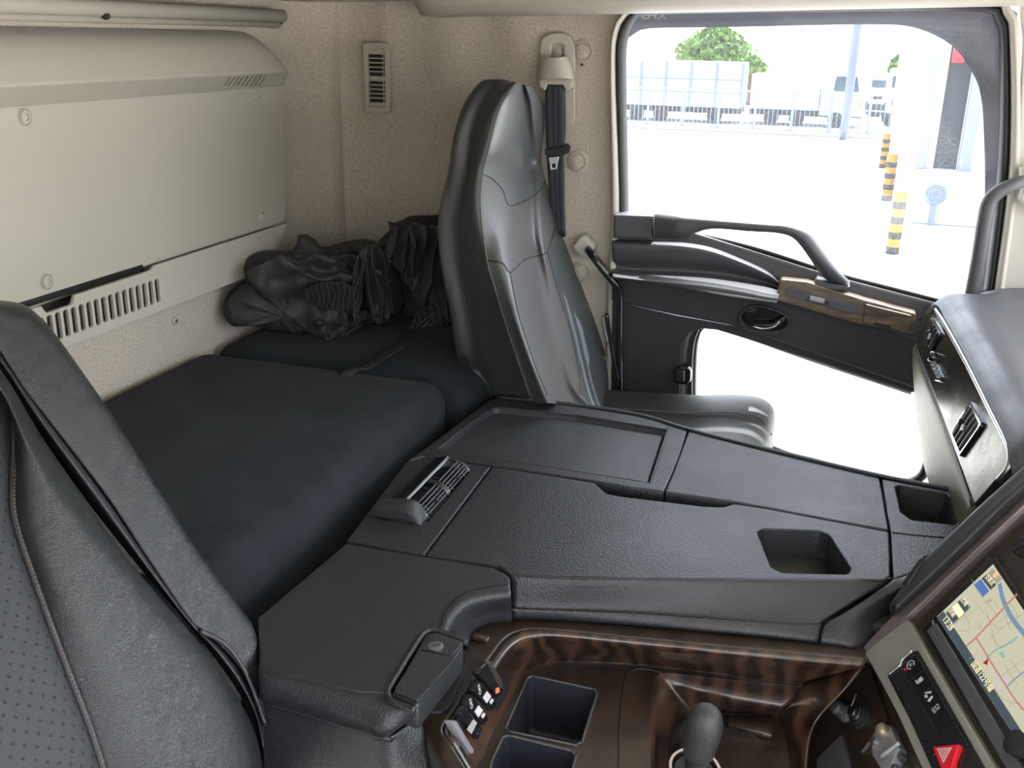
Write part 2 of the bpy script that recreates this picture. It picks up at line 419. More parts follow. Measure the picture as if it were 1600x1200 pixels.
F = FX(XR); a, b = F.ab(272, 501); lathe('trim_button', F, a, b, [(.008, 0), (.008, .002), (.005, .004), (.0005, .0044)], M_BEIGE_D, wr_); lathe('trim_button_pin', F, a, b, [(.003, .004), (.003, .0065), (.0005, .007)], M_SILVER, wr_)
FS = FY(YS)
for (px, py) in ((912, 80), (903, 252), (908, 424)):
    a, b = FS.ab(px, py)
    lathe('carpet_plug', FS, a, b, [(.030, -.004), (.024, .001), (.020, .005), (.0185, .006), (.017, .003), (.0155, .003), (.014, .008), (.008, .0105), (.0005, .011)], M_CARPET, wl_, 28)
a, b = FS.ab(910, 101); lathe('trim_button', FS, a, b, [(.008, 0), (.007, .003), (.0005, .0035)], M_BEIGE_D, wl_, 16); lathe('trim_button_pin', FS, a, b, [(.003, .003), (.003, .005), (.0005, .0052)], M_BLACK, wl_, 10)
for nm, c, sz in (('wall_right_light_block', (-.76, -.14, .95), (.88, .04, 1.40)), ('front_light_block', (.72, -.14, .95), (.56, .04, 1.40)), ('sill_light_block', (.06, -.14, .54), (.80, .04, .58))):  # unseen driver-side panels, added to cut the light from behind the camera
    o = box(nm, c, sz, M_CARPET, None, .005); o['kind'] = 'structure'
# ceiling and the shelf above the door
o = box('ceiling', (-.25, .98, ZC + .042), (1.9, 2.24, .03), M_CARPET, None, .002, M=Matrix.Rotation(-.028, 4, 'Y')); o['kind'] = 'structure'
sh = thing('overhead_shelf', (-.2, 2.0, ZC), 'beige padded shelf edge running above the door window', 'shelf')
prof = []
vs = []; cs = []
for x, k in ((-.865, .0), (-.86, .5), (-.84, .82), (-.80, 1), (-.5, 1), (0, 1), (.6, 1)):
    zb = 1.5885 + .030 * (x + .865); y1 = 2.085
    cs.append([V((x, y1, zb + .012 - .012 * k)), V((x, 2.06, zb + .006 * (1 - k) - .002)), V((x, 2.03 - .02 * k, zb)), V((x, 2.02 - .04 * k, zb + .012)), V((x, 2.015 - .05 * k, zb + .03)), V((x, 2.01 - .05 * k, zb + .10))])
sheet('shelf_edge', [list(c) for c in zip(*cs)], M_BEIGE_D, sh, 60, 5, thick=.006)
# beige door-opening trim (part of the setting)
out_px = [(946, 640), (948, 480), (955, 330), (953, 120), (957, 50), (975, 18), (1010, 8), (1280, -4), (1540, -6), (1580, 14), (1592, 60), (1592, 270), (1564, 500), (1563, 620)]
in_px = [(958, 640), (960, 480), (967, 330), (961, 120), (964, 55), (980, 24), (1010, 16), (1280, 6), (1535, 4), (1566, 20), (1578, 60), (1577, 270), (1549, 500), (1548, 620)]
F = FY(2.085)
A = [F.P(*F.ab(*p)) for p in out_px]; B = [F.P(*F.ab(*p)) for p in in_px]
mid = [a.lerp(b, .45) + V((0, -.014, 0)) for a, b in zip(A, B)]
o = sheet('trim_1', [[a + V((0, .02, 0)) for a in A], [a + V((0, -.002, 0)) for a in A], mid, [b + V((0, -.004, 0)) for b in B], [b + V((0, .03, 0)) for b in B]], M_BEIGE_D, None, 120, 5, thick=.003); o['kind'] = 'structure'
# front pillar: solid beige wall right of the opening
fp = [F.ab(*p) for p in [(1590, -30), (1600, 60), (1590, 270), (1562, 500), (1560, 640), (1900, 640), (1900, -30)]]
o = plate('wall_front', FY(2.09), fp, .02, M_BEIGE, None, r=.01, bevel=.003, top=0); o['kind'] = 'structure'

# ------------------------------------------------------------------ storage panel on the rear wall
sp = thing('storage_panel', (XR, 1.3, 1.1), 'large off-white plastic wall panel with vents above the bunk', 'wall panel')
ye = 1.936
prof = [(XR, 1.5465), (XR + .006, 1.5475), (XR + .014, 1.544), (XR + .030, 1.535), (XR + .046, 1.520), (XR + .058, 1.50), (XR + .066, 1.482), (XR + .0695, 1.474), (XR + .0685, 1.4705)]
rows = []
for t in (0, .2, .4, .6, .75, .85, .93, .98, 1.0):
    y = .35 + (ye - .35) * 1 if False else None
ys = [.35, .9, 1.3, 1.60, 1.70, 1.75, 1.785, 1.81, 1.828, 1.840, 1.847, 1.850]
def topk(y):
    if y < 1.70: return 1.0
    t = min(1, (y - 1.70) / .15); return .10 + .90 * max(0, 1 - t ** 2.4) ** (1 / 1.9)
cs = []
for y in ys:
    k = topk(y); cs.append([V((x, y + (.045 * (1 - (x - XR) / .0695) if y > 1.5 else 0), 1.4705 + (z - 1.4705) * k)) if True else None for x, z in prof])
o = sheet('upper_bulge', [list(c) for c in zip(*cs)], M_BEIGE, sp, 80, 4)
# underside band with slanted vents
bl = [(XR + .0685, 1.4705), (XR + .028, 1.4405)]
Fb = Frame((bl[0][0], 0, bl[0][1]), (0, 1, 0), (bl[1][0] - bl[0][0], 0, bl[1][1] - bl[0][1]))
Fb = Frame((bl[1][0], 0, bl[1][1]), (0, 1, 0), (bl[0][0] - bl[1][0], 0, bl[0][1] - bl[1][1]))
L_ = math.hypot(bl[1][0] - bl[0][0], bl[1][1] - bl[0][1])
holes = []
for i in range(9):
    x0 = 350 + i * 6.9
    tl = [(x0 - 2.2, 135), (x0 + .8, 135), (x0 + 14.6 - i * .3, 118.2 - i * .12), (x0 + 11.6 - i * .3, 118.2 - i * .12)]
    holes.append([(max(0.1, Fb.ab(*p)[0]), min(max(.006, Fb.ab(*p)[1]), L_ - .006)) for p in tl])
plate('underside_band', Fb, [(.35, 0), (1.895, 0), (1.850, L_), (.35, L_)], .003, M_BEIGE, sp, holes=holes, hr=.001, bevel=.0004)
fbox('vent_shadow_box', Fb, 1.62, L_ / 2, -.014, .3, L_ - .004, .006, M_BLACK, sp)
# main flat face
Fm = FX(XR + .026)
fa = [(.35, 1.158), (1.878, 1.160), (1.896, 1.442), (.35, 1.442)]
plate('face', Fm, fa, .026, M_BEIGE, sp, bevel=.003, r=[0, .004, .004, 0])
for (px, py, r_) in ((38, 183, .0125), (402, 149, .0115), (409, 340, .0115), (72, 440, .0125)):
    a, b = Fm.ab(px, py)
    lathe('screw_cap', Fm, a, b, [(r_, 0), (r_, .0018), (r_ * .94, .0026), (r_ * .86, .0004), (r_ * .76, .0004), (r_ * .72, .0034), (r_ * .46, .0040), (r_ * .40, .0012), (r_ * .22, .0012), (.0005, .0012)], M_BEIGE, sp, 28)
# lower strip with louvres
Fl = FX(XR + .046)
def slot(x0, yt, yb, w_=2.4):
    (a, b), (c, d) = Fl.ab(x0, yt), Fl.ab(x0, yb); hw = .0052; return [(a - hw, b), (a + hw, b), (a + hw, d), (a - hw, d)]
a1, b1 = Fl.ab(245, 436); a0, b0 = Fl.ab(102.6, 485.5); c1 = Fl.ab(245, 474)[1]
st = (a1 - a0) / 13; zt = b1; zb = c1
holes = [[(a1 - i * st - .0055, zb), (a1 - i * st + .0055, zb), (a1 - i * st + .0055, zt), (a1 - i * st - .0055, zt)] for i in range(20)]
_zn = Fl.ab(112, 462)[0]
holes = [h for h in holes if h[0][0] > .37]
strip = [(.35, 1.064), (1.90, 1.064), (1.928, 1.085), (1.934, 1.13), (1.930, 1.150), (1.62, 1.150)]
za = Fl.ab(240, 413); zn = Fl.ab(112, 462); zq = zt + .0045
strip = [(.35, 1.0815), (1.715, 1.0815), (1.790, 1.089), (1.833, 1.115), (1.844, 1.163), (za[0] + .006, 1.163), (za[0] - .006, 1.1565), (zn[0] + .008, 1.1565), (zn[0], zq), (zn[0] - .055, zq), (zn[0] - .063, 1.1565), (.35, 1.1565)]
plate('lower_strip', Fl, strip, .007, M_BEIGE, sp, holes=holes, hr=.0052, r=[0, .03, .03, .03, .004, .004, .004, .003, .008, .008, .003, 0], bevel=.0012)
fbox('louvre_backing', FX(XR), (.36 + a1 + .02) / 2, (zt + zb) / 2, .002, a1 + .02 - .36, abs(zt - zb) + .008, .030, M_BLACK, sp)
fbox('strip_body', FX(XR), (a1 + .02 + 1.76) / 2, 1.121, .002, 1.76 - a1 - .02, .074, .036, M_BEIGE, sp, bev=.004)
fbox('strip_return', FX(XR), 1.04, 1.085, .002, 1.34, .006, .040, M_BEIGE, sp, bev=.001)
fbox('gap_backing', FX(XR), (.35 + za[0]) / 2, 1.160, .022, za[0] - .36, .010, .006, M_BLACK, sp, bev=.0005)
# ------------------------------------------------------------------ rolled blind above the panel
rb = thing('roller_blind', (XR, 1.3, 1.58), 'cream rolled-up blind tube along the top of the rear wall', 'blind')
def ty(y0, y1, x, z, r, nm, m, flat=None): return tube(nm, [(x, y0, z), (x, (y0 + y1) / 2, z), (x, y1, z)], r, m, rb, 20, 4, smoothpath=False, flat=flat)
q = onX(428, 30, XR + .03)
ty(.3, 1.895, XR + .034, 1.577, .0125, 'rolled_cloth', M_BEIGE)
ty(.3, 1.885, XR + .030, 1.5605, .0058, 'pull_bar', M_BEIGE_D)
box('rail', (XR + .012, 1.09, 1.572), (.012, 1.60, .034), M_SILVER, rb, .002)
box('end_bracket', (XR + .022, 1.900, 1.570), (.036, .010, .036), M_BEIGE, rb, .004)
box('bracket_clip', (XR + .030, 1.889, 1.5645), (.010, .012, .007), M_BLACK, rb, .002)
a, b = FX(XR + .04).ab(165, 27); lathe('cord_hole', Frame((XR + .038, a, 1.566), (0, 1, 0), (0, 0, 1)), 0, 0, [(.006, 0), (.006, .006), (.0005, .006)], M_BLACK, rb, 12)

# ------------------------------------------------------------------ wall grille
Fv = Frame(onY(592, 120, 2.088), (1, .12, 0), (0, 0, 1)); Fv = Frame(Fv.o, (1, .10, 0), (0, 0, 1))
vg = thing('air_grille', Fv.o, 'narrow upright beige air grille on the wall behind the seat', 'air vent')
go = [(568, 66), (609, 66), (613, 175), (572, 176)]
gl = abs_(Fv, go)
hw = (gl[1][0] - gl[0][0]) / 2; x0 = (gl[0][0] + gl[1][0]) / 2; zt = gl[0][1]; zb = gl[3][1]
g_out = [(x0 - hw, zb), (x0 + hw, zb), (x0 + hw, zt), (x0 - hw, zt)]
ih = (hw - .011)
g_in = [(x0 - ih, zb + .014), (x0 + ih, zb + .014), (x0 + ih, zt - .014), (x0 - ih, zt - .014)]
plate('grille_frame', Fv, g_out, .012, M_BEIGE_D, vg, holes=[g_in], r=.009, hr=.003, bevel=.0025, top=.008)
H = zt - zb - .028
fbox('backing', Fv, x0, (zt + zb) / 2, -.006, ih * 2, H, .003, M_BLACK, vg)
for i in range(13):
    z = zb + .014 + H * (i + .5) / 13
    if i in (0, 6, 12): fbox('closed_slat', Fv, x0, z, .0, ih * 2, H / 13 * 1.02, .004, M_BEIGE_D, vg, bev=.001)
    else: fbox('slat', Fv, x0, z + H / 26, .0, ih * 2, .0028, .006, M_BEIGE_D, vg, bev=.0008)
fbox('side_blade', Fv, x0 + ih - .006, (zt + zb) / 2, -.004, .003, H, .004, M_BEIGE_D, vg)

# ------------------------------------------------------------------ seat belt
sb = thing('seat_belt', onY(870, 60, YS), 'black seat belt hanging from a beige guide on the door pillar', 'seat belt')
Fp = FY(2.088)
bp_out = [(843, 75), (848, 58), (862, 51), (880, 51), (892, 57), (898, 75), (899, 185), (895, 195), (886, 199), (870, 199), (846, 140)]
plate('height_adjuster_plate', FY(YS), abs_(Fp, bp_out), .014, M_BEIGE, sb, holes=[abs_(Fp, [(861, 72), (866, 68), (876, 68), (881, 72), (881, 120), (861, 120)])], r=.008, hr=.003, bevel=.003, top=.014)
fbox('slider_backing', FY(YS), *abs_(Fp, [(871, 94)])[0], .001, .030, .08, .003, M_BEIGE_D, sb)
lathe('bolt_cap', FY(YS - .004), *abs_(Fp, [(871, 84)])[0], [(.0095, 0), (.0095, .004), (.006, .0055), (.0005, .006)], M_BEIGE, sb, 20)
def pxs(Y, pts): return [onY(x, y, Y) for x, y in pts]
sheet('belt_guide', [pxs(2.088, [(850, 92), (847, 104), (845, 116), (846, 124)]), pxs(2.066, [(853, 91), (851, 104), (849, 116), (850, 124)]), pxs(2.054, [(867, 90), (867, 102), (868, 113), (869, 122)]), pxs(2.060, [(879, 91), (884, 103), (888, 116), (888, 123)]), pxs(2.088, [(884, 93), (889, 105), (893, 117), (893, 124)])], M_BEIGE, sb, 24, 6, thick=.008)
Fgb = FY(2.062)
plate('guide_bracket', Fgb, abs_(Fgb, [(842, 123), (848, 119), (890, 119), (896, 125), (894, 137), (885, 143), (879, 133), (855, 132), (851, 142), (843, 137)]), .016, M_BEIGE, sb, r=[.004, .002, .002, .004, .006, .004, .002, .002, .004, .006], bevel=.003)
plate('belt_slot', FY(2.0615), abs_(FY(2.0615), [(851, 124), (886, 124), (884, 128), (853, 128)]), .002, M_BEIGE_D, sb, r=.001, bevel=.0004, top=.001)
w1 = pxs(2.068, [(852, 131), (853, 200), (855, 250), (858, 300), (862, 365)]); w2 = pxs(2.068, [(880.5, 131), (881, 200), (881.5, 250), (882, 300), (882, 365)])
sheet('webbing', [w1, w2], M_WEB, sb, 40, 10, thick=.0015, fn=lambda p, s, t: p + V((0, -.0012 * (1 if .12 < t < .30 or .42 < t < .58 or .7 < t < .88 else 0), 0)))
w3 = pxs(2.079, [(852, 133), (866, 200), (869, 260), (868, 370)]); w4 = pxs(2.079, [(883, 133), (884, 200), (880, 260), (884, 370)])
sheet('rear_webbing', [w3, w4], M_WEB, sb, 30, 5, thick=.0015)
Ft = FY(2.060)
plate('tongue_grip', Ft, abs_(Ft, [(852, 232), (880, 229), (884, 224), (891, 229), (889, 239), (880, 243), (856, 245), (852, 240)]), .012, M_BLACK, sb, r=.003, bevel=.002, top=.004)
plate('tongue', Ft, abs_(Ft, [(857, 246), (874, 244), (871, 256), (870, 264), (860, 266), (859, 257)]), .003, M_CHROME, sb, holes=[abs_(Ft, [(862, 256), (868, 255.5), (868, 262), (862, 262)])], r=.002, bevel=.0006)

# ------------------------------------------------------------------ bunk: two cushions
def cushion(name, x0, x1, y0, y1, z0, z1, bev, m, parent=None, puff=.006, nx=28, ny=28):
    bm = bmesh.new(); bm_box(bm, ((x0 + x1) / 2, (y0 + y1) / 2, (z0 + z1) / 2), (x1 - x0, y1 - y0, z1 - z0), bev, 5)
    top = [f for f in bm.faces if f.normal.z > .99]
    bmesh.ops.subdivide_edges(bm, edges=list({e for f in top for e in f.edges}), cuts=18, use_grid_fill=True)
    for v in bm.verts:
        if v.co.z > z1 - 1e-4:
            u = min(1, min(v.co.x - x0, x1 - v.co.x) / .15); t = min(1, min(v.co.y - y0, y1 - v.co.y) / .15)
            v.co.z += puff * u * t + .0025 * math.sin(v.co.x * 23) * math.sin(v.co.y * 17 + 1) * u * t
    return bmobj(name, bm, m, parent)
bn = thing('bunk_cushion', (-.9, 1.2, .83), 'large dark navy fabric bunk cushion filling the space behind the console', 'cushion')
cushion('cushion_top', XR + .003, -.622, .80, 1.575, .80, .962, .040, M_FABRIC, bn)
box('cushion_base', (-.89, 1.19, .70), (.50, .74, .19), M_FABRIC, bn, .02)
b2 = thing('corner_bunk_cushion', (-.86, 1.83, .83), 'dark navy corner cushion under the curtains, behind the passenger seat', 'cushion')
cushion('cushion_top', XR + .008, -.585, 1.582, 2.07, .80, .962, .045, M_FABRIC, b2, puff=.004)
box('cushion_base', (-.88, 1.83, .70), (.50, .49, .19), M_FABRIC, b2, .02)
Fz = FZ(.9665)
s1 = [Fz.hit(*p) for p in [(527, 587), (545, 577), (566, 575), (600, 553), (640, 528)]]; s2 = [Fz.hit(*p) for p in [(545, 589), (562, 580), (577, 578), (608, 560), (650, 534)]]
s1 = [p + V((0, 0, h)) for p, h in zip(s1, (-.002, .004, .003, .004, .004))]; s2 = [p + V((0, 0, h)) for p, h in zip(s2, (-.002, .004, .003, .004, .004))]
o = sheet('webbing_strap', [s1, s2], M_CLOTH, None, 30, 4, thick=.002); tag(o, 'narrow black strap lying across both bunk cushions', 'strap')
s1 = [onX(716, 548, -.56), onX(728, 565, -.555), onX(744, 585, -.55), onX(757, 600, -.548), onX(764, 618, -.548)]
s1 = [V((-.60, 1.60, .985)), onZ(722, 556, .975), onX(745, 580, -.565), onX(760, 600, -.562), onX(766, 620, -.562)]
o = tube('curtain_tie_strap', s1, .006, M_CLOTH, None, 8, 24, flat=.35); tag(o, 'twisted black tie strap trailing from the pleated curtain down beside the seat', 'strap')

# ------------------------------------------------------------------ curtains
def folds(name, top, bot, waves, amp, parent, n=90, m=14, dirv=V((0, -1, 0)), m_=None, crumple=.006, seed=0, thick=.0016, sharp=1.0):
    "a pleated strip between two edge curves, pushed in and out along dirv"
    rnd = random.Random(seed); ph = [rnd.uniform(0, 6.28) for _ in range(6)]
    A = resample(top, n); B = resample(bot, n); vs = []; fs = []; uv = []
    for i in range(n):
        s = i / (n - 1)
        for j in range(m):
            t = j / (m - 1); p = A[i].lerp(B[i], t)
            tri = math.asin(math.sin(2 * math.pi * waves * s + .5 * math.sin(3 * t + ph[0]))) / 1.5708
            k = amp * tri * (.55 + .45 * math.sin(t * 3.1)) * sharp
            c = crumple * (math.sin(7 * s + 9 * t + ph[1]) + .6 * math.sin(17 * s - 6 * t + ph[2]) + .4 * math.sin(29 * s + 13 * t + ph[3]))
            vs.append(p + dirv * (k + c) + V((0, 0, .35 * c))); uv.append((s, t))
    for i in range(n - 1):
        for j in range(m - 1):
            a = i * m + j; fs.append((a, a + 1, a + 1 + m, a + m))
    o = meshobj(name, vs, fs, m_ or M_CLOTH, parent, uvs=uv); md = o.modifiers.new('s', 'SOLIDIFY'); md.thickness = thick
    return o
def lump(name, F, pts, depth, parent, m_, seed=0, amp=.25, n=48, base=0):
    "crumpled mass standing on the bunk: an outline with a bulging front"
    rnd = random.Random(seed); out = resample([V((a, b, 0)) for a, b in pts], n, True)[:n]; c = V((0, 0, 0))
    for p in out: c += p
    c /= n; rings = 14; vs = []; fs = []
    for j in range(rings + 1):
        t = j / rings; k = math.cos(t * math.pi / 2); h = math.sin(t * math.pi / 2)
        for i, p in enumerate(out):
            q = c + (p - c) * k; a = i / n * 6.283
            z = depth * h * (1 + amp * (math.sin(5 * a + 3 * t + seed) * .5 + .35 * math.sin(11 * a - 5 * t + seed * 2) + .25 * math.sin(19 * a + 4 * t)) * k ** .5)
            vs.append(F.P(q.x, q.y, base + z))
    for j in range(rings):
        for i in range(n):
            a = j * n + i; b = j * n + (i + 1) % n; fs.append((a, b, b + n, a + n))
    fs.append(tuple(range(n))[::-1])
    return meshobj(name, vs, fs, m_, parent)
FC = Frame(onX(450, 480, -1.02), (.70, .72, 0), (0, 0, 1))          # slanted plane through the left heap, facing the camera
def cp(pts, d=0): return [FC.hit(x, y, d) for x, y in pts]
M_PLEAT = mat('curtain_cloth_pleated', (.032, .032, .034), .75, bump=.2, bscale=900, spec=.3)
ct = thing('curtain', (-.98, 1.75, .97), 'crumpled black curtain heaped in the rear corner of the bunk', 'curtain')
D = FC.n
lump('rolled_end', FC, abs_(FC, [(356, 500), (354, 480), (365, 462), (385, 448), (420, 440), (460, 455), (500, 500), (520, 528), (480, 528), (430, 520), (385, 512), (366, 514)]), .05, ct, M_CLOTH, 2, .25, base=-.03)
lump('heap', FC, abs_(FC, [(384, 425), (420, 402), (462, 400), (476, 398), (478, 376), (496, 375), (508, 384), (520, 396), (545, 388), (576, 382), (600, 384), (620, 400), (640, 440), (640, 500), (600, 505), (560, 520), (520, 538), (480, 520), (440, 490), (400, 460)]), .05, ct, M_CLOTH, 5, .35, base=-.06)
folds('flap', cp([(382, 424), (400, 455), (430, 480), (470, 510), (510, 534)], .02), cp([(440, 398), (470, 415), (510, 435), (530, 470), (545, 515)], .04), 1.5, .008, ct, dirv=D, seed=1)
folds('flap', cp([(440, 398), (500, 396), (560, 402), (600, 412)], .03), cp([(450, 415), (500, 440), (560, 442), (610, 440)], .05), 2.5, .012, ct, dirv=D, seed=3, crumple=.008)
folds('pleated_stack', cp([(474, 454), (500, 442), (535, 440), (555, 452)], .07), cp([(478, 470), (500, 480), (525, 486), (552, 480)], .075), 10, .014, ct, m_=M_PLEAT, n=160, dirv=(D + FC.u * .3).normalized(), seed=4, crumple=.002)
folds('hanging_fold', cp([(562, 392), (575, 384), (590, 382), (604, 392)], .06), cp([(580, 500), (585, 505), (600, 505), (612, 490)], .06), 3, .012, ct, m=24, dirv=D, seed=6)
folds('hanging_fold', cp([(556, 400), (566, 398), (574, 402)], .055), cp([(545, 470), (552, 505), (560, 500)], .06), 2, .01, ct, m=20, dirv=D, seed=7)
folds('flap', cp([(486, 500), (520, 490), (560, 480), (600, 500)], .03), cp([(510, 534), (530, 532), (560, 510), (580, 500)], .05), 3.5, .008, ct, dirv=D, seed=8, crumple=.007)
M_CLOTH2 = mat('curtain_cloth_light', (.040, .040, .041), .62, bump=.8, bscale=26, bdist=.010, spec=.4, detail=5, stretch=(1, 1, .3))
c2 = thing('curtain', (-.80, 1.85, .97), 'tall bundle of pleated black curtain gathered against the passenger seat back', 'curtain')
FD = Frame(onX(680, 450, -.80), (.80, .60, 0), (0, 0, 1)); D = FD.n
def dp(pts, d=0): return [FD.hit(x, y, d) for x, y in pts]
lump('gathered_mass', FD, abs_(FD, [(600, 385), (618, 372), (616, 350), (630, 358), (646, 346), (680, 344), (730, 350), (760, 420), (760, 548), (700, 548), (655, 545), (636, 520), (640, 480), (625, 440)]), .05, c2, M_CLOTH, 9, .3, base=-.06)
folds('hanging_fold', dp([(616, 352), (630, 360), (645, 348), (668, 346)], .03), dp([(600, 400), (618, 420), (640, 450), (655, 470)], .04), 3, .018, c2, m=20, dirv=D, m_=M_CLOTH2, seed=11)
folds('hanging_fold', dp([(640, 350), (665, 352), (690, 356), (716, 365)], .05), dp([(640, 420), (650, 470), (680, 480), (705, 468)], .06), 4, .020, c2, m=30, dirv=D, m_=M_CLOTH2, seed=12, crumple=.009)
folds('pleated_bundle', dp([(690, 400), (700, 430), (712, 470), (700, 500), (668, 540)], .06), dp([(716, 392), (726, 430), (732, 480), (722, 515), (690, 548)], .04), 0.01, .001, c2, dirv=D, m_=M_CLOTH2, seed=13)
for i in range(10):
    t = i / 9
    tube('pleat_edge', dp([(688 + 26 * t, 396 + 4 * t), (697 + 29 * t, 440), (690 + 40 * t, 478 + 8 * t), (664 + 54 * t, 500 + 20 * t), (640 + 52 * t, 522 + 26 * t)], .068 - .02 * t), .0042, M_CLOTH2, c2, 6, 30, flat=.5)
folds('lower_bundle', dp([(636, 520), (655, 486), (690, 474), (716, 480)], .07), dp([(652, 550), (668, 550), (690, 552), (712, 552)], .05), 9, .009, c2, n=140, m=24, dirv=D, m_=M_CLOTH2, seed=15, crumple=.003)
folds('tied_end', dp([(700, 524), (715, 520), (735, 522)], .07), dp([(702, 550), (716, 552), (738, 548)], .06), 3, .007, c2, n=50, dirv=D, m_=M_CLOTH2, seed=16, crumple=.003)
Fq = Frame(dp([(704, 536)], .082)[0], FD.u, FD.v); fbox('tie_tag', Fq, 0, 0, 0, .012, .016, .002, M_RUBBER, c2)

# ------------------------------------------------------------------ passenger door (part of the setting, with parts)
dr = thing('door_1', (-.1, 2.12, .28), kind='structure')
FG = FY(2.115)
# rubber seal round the opening
seal_out = [(958, 640), (960, 480), (965, 330), (961, 120), (964, 55), (984, 22), (1010, 15), (1280, 8), (1530, 7), (1566, 20), (1577, 60), (1576, 270), (1549, 500), (1548, 560)]
F = FY(2.095)
A = [F.P(*F.ab(*p)) for p in seal_out]
seal_in = [(972, 640), (974, 480), (978, 335), (974, 120), (976, 64), (990, 32), (1014, 23), (1280, 18), (1524, 17), (1552, 30), (1564, 66), (1561, 270), (1534, 500), (1532, 560)]
B = [F.P(*F.ab(*p)) for p in seal_in]
sheet('seal', [[a + V((0, .02, 0)) for a in A], A, [a.lerp(b, .5) + V((0, -.010, 0)) for a, b in zip(A, B)], B, [b + V((0, .03, 0)) for b in B]], M_RUBBER, dr, 130, 5)
def gl_mat():
    m = bpy.data.materials.new('dusty_glass'); m.use_nodes = True; N = m.node_tree.nodes; L = m.node_tree.links; N.remove(N['Principled BSDF'])
    tr = N.new('ShaderNodeBsdfTransparent'); tr.inputs[0].default_value = (.76, .78, .80, 1)
    tl = N.new('ShaderNodeBsdfTranslucent'); tl.inputs[0].default_value = (.8, .82, .85, 1)
    gs = N.new('ShaderNodeBsdfGlossy'); gs.inputs['Roughness'].default_value = .02
    geo = N.new('ShaderNodeNewGeometry'); nz = N.new('ShaderNodeTexNoise'); nz.inputs['Scale'].default_value = 420; nz.inputs['Detail'].default_value = 1; L.new(geo.outputs['Position'], nz.inputs['Vector'])
    mr = N.new('ShaderNodeMapRange'); mr.inputs['From Min'].default_value = .46; mr.inputs['From Max'].default_value = .62; mr.inputs['To Min'].default_value = .008; mr.inputs['To Max'].default_value = .035; L.new(nz.outputs[0], mr.inputs[0])
    m1 = N.new('ShaderNodeMixShader'); L.new(mr.outputs[0], m1.inputs[0]); L.new(tr.outputs[0], m1.inputs[1]); L.new(tl.outputs[0], m1.inputs[2])
    m2 = N.new('ShaderNodeMixShader'); m2.inputs[0].default_value = .03; L.new(m1.outputs[0], m2.inputs[1]); L.new(gs.outputs[0], m2.inputs[2]); L.new(m2.outputs[0], N['Material Output'].inputs[0]); return m
M_GLASS = gl_mat()
def tint_mat(name, c, d, fac=.12):
    m = bpy.data.materials.new(name); m.use_nodes = True; N = m.node_tree.nodes; L = m.node_tree.links; N.remove(N['Principled BSDF'])
    tr = N.new('ShaderNodeBsdfTransparent'); tr.inputs[0].default_value = (*c, 1); gs = N.new('ShaderNodeBsdfDiffuse'); gs.inputs[0].default_value = (*d, 1)
    mx = N.new('ShaderNodeMixShader'); mx.inputs[0].default_value = fac; L.new(tr.outputs[0], mx.inputs[1]); L.new(gs.outputs[0], mx.inputs[2]); L.new(mx.outputs[0], N['Material Output'].inputs[0]); return m
M_VISOR = tint_mat('smoked_acrylic', (.11, .115, .15), (.42, .42, .50), .20)
M_CLEAR = tint_mat('clear_glass', (.92, .94, .93), (.5, .5, .5), .04)
gpx = [(968, 345), (968, 60), (985, 16), (1010, 12), (1530, 8), (1568, 30), (1572, 270), (1545, 490), (1480, 482), (1290, 446), (1180, 400), (1070, 370)]
plate('window_glass', FG, abs_(FG, gpx), .004, M_GLASS, dr, bevel=.0003)
F = FY(2.16)
vis_o = [(940, 80), (945, 10), (1000, -14), (1540, -14), (1590, 20), (1590, 260), (1570, 500), (1510, 500)]
vis_i = [(1520, 440), (1534, 380), (1540, 300), (1538, 200), (1533, 145), (1520, 112), (1500, 82), (1470, 58), (1420, 40), (1360, 37), (1280, 38), (1150, 41), (1020, 43), (995, 50), (976, 62)]
vi = [(p.x, p.y) for p in dense([V((*F.ab(*p), 0)) for p in vis_i], 5)]
plate('rain_visor', F, abs_(F, vis_o) + vi, .004, M_VISOR, dr, bevel=.0008)
tube('visor_edge', [F.P(a, b, .002) for a, b in vi], .0016, M_VISOR, dr, 6, 60)
plate('visor_clip', FY(2.15), abs_(FY(2.15), [(1548, 126), (1562, 132), (1570, 134), (1572, 156), (1552, 150), (1538, 142)]), .006, M_DOORG, dr, r=.003, bevel=.001)
text('visor_lettering', FY(2.155), *FY(2.155).ab(1042, 30), .019, 'XFU', M_GREYP, dr, mirror=True, sx=1.5)
# window sash: slim rubber inside the seal on the left and right
F = FY(2.108)
tube('glass_run', pxs(2.108, [(977, 336), (973, 120), (975, 62), (990, 28), (1016, 21)]), .0035, M_DOORG, dr, 8, 40)
# door inner panel pieces
def dplate(name, y, px, th, m, par=dr, r=.004, bevel=.003, **k):
    F = FY(y); return plate(name, F, abs_(F, px), th, m, par, r=r, bevel=bevel, **k)
dplate('belt_rail', 2.085, [(958, 345), (1060, 352), (1075, 360), (1180, 392), (1300, 430), (1400, 456), (1500, 482), (1500, 575), (1420, 545), (1215, 480), (1070, 440), (958, 440)], .04, M_DOORG, r=.003, bevel=.006, top=.002)
tube('belt_seal', pxs(2.092, [(1068, 361), (1180, 388), (1300, 426), (1400, 452), (1500, 478)]), .0045, M_RUBBER, dr, 8, 50)
dplate('lower_panel', 2.075, [(952, 470), (1055, 494), (1200, 520), (1444, 606), (1446, 620), (1250, 556), (1120, 516), (1098, 514), (1078, 520), (1066, 540), (1062, 580), (1064, 700), (950, 700)], .03, M_DOOR, r=[.004, .004, .003, .004, .004, .003, .01, .006, .006, .006, .004, 0, 0], bevel=.003)
dplate('middle_panel', 2.06, [(956, 430), (1215, 470), (1330, 500), (1450, 534), (1450, 614), (1330, 572), (1200, 528), (1140, 508), (1055, 492), (956, 471)], .04, M_DOOR, r=.004, bevel=.004)
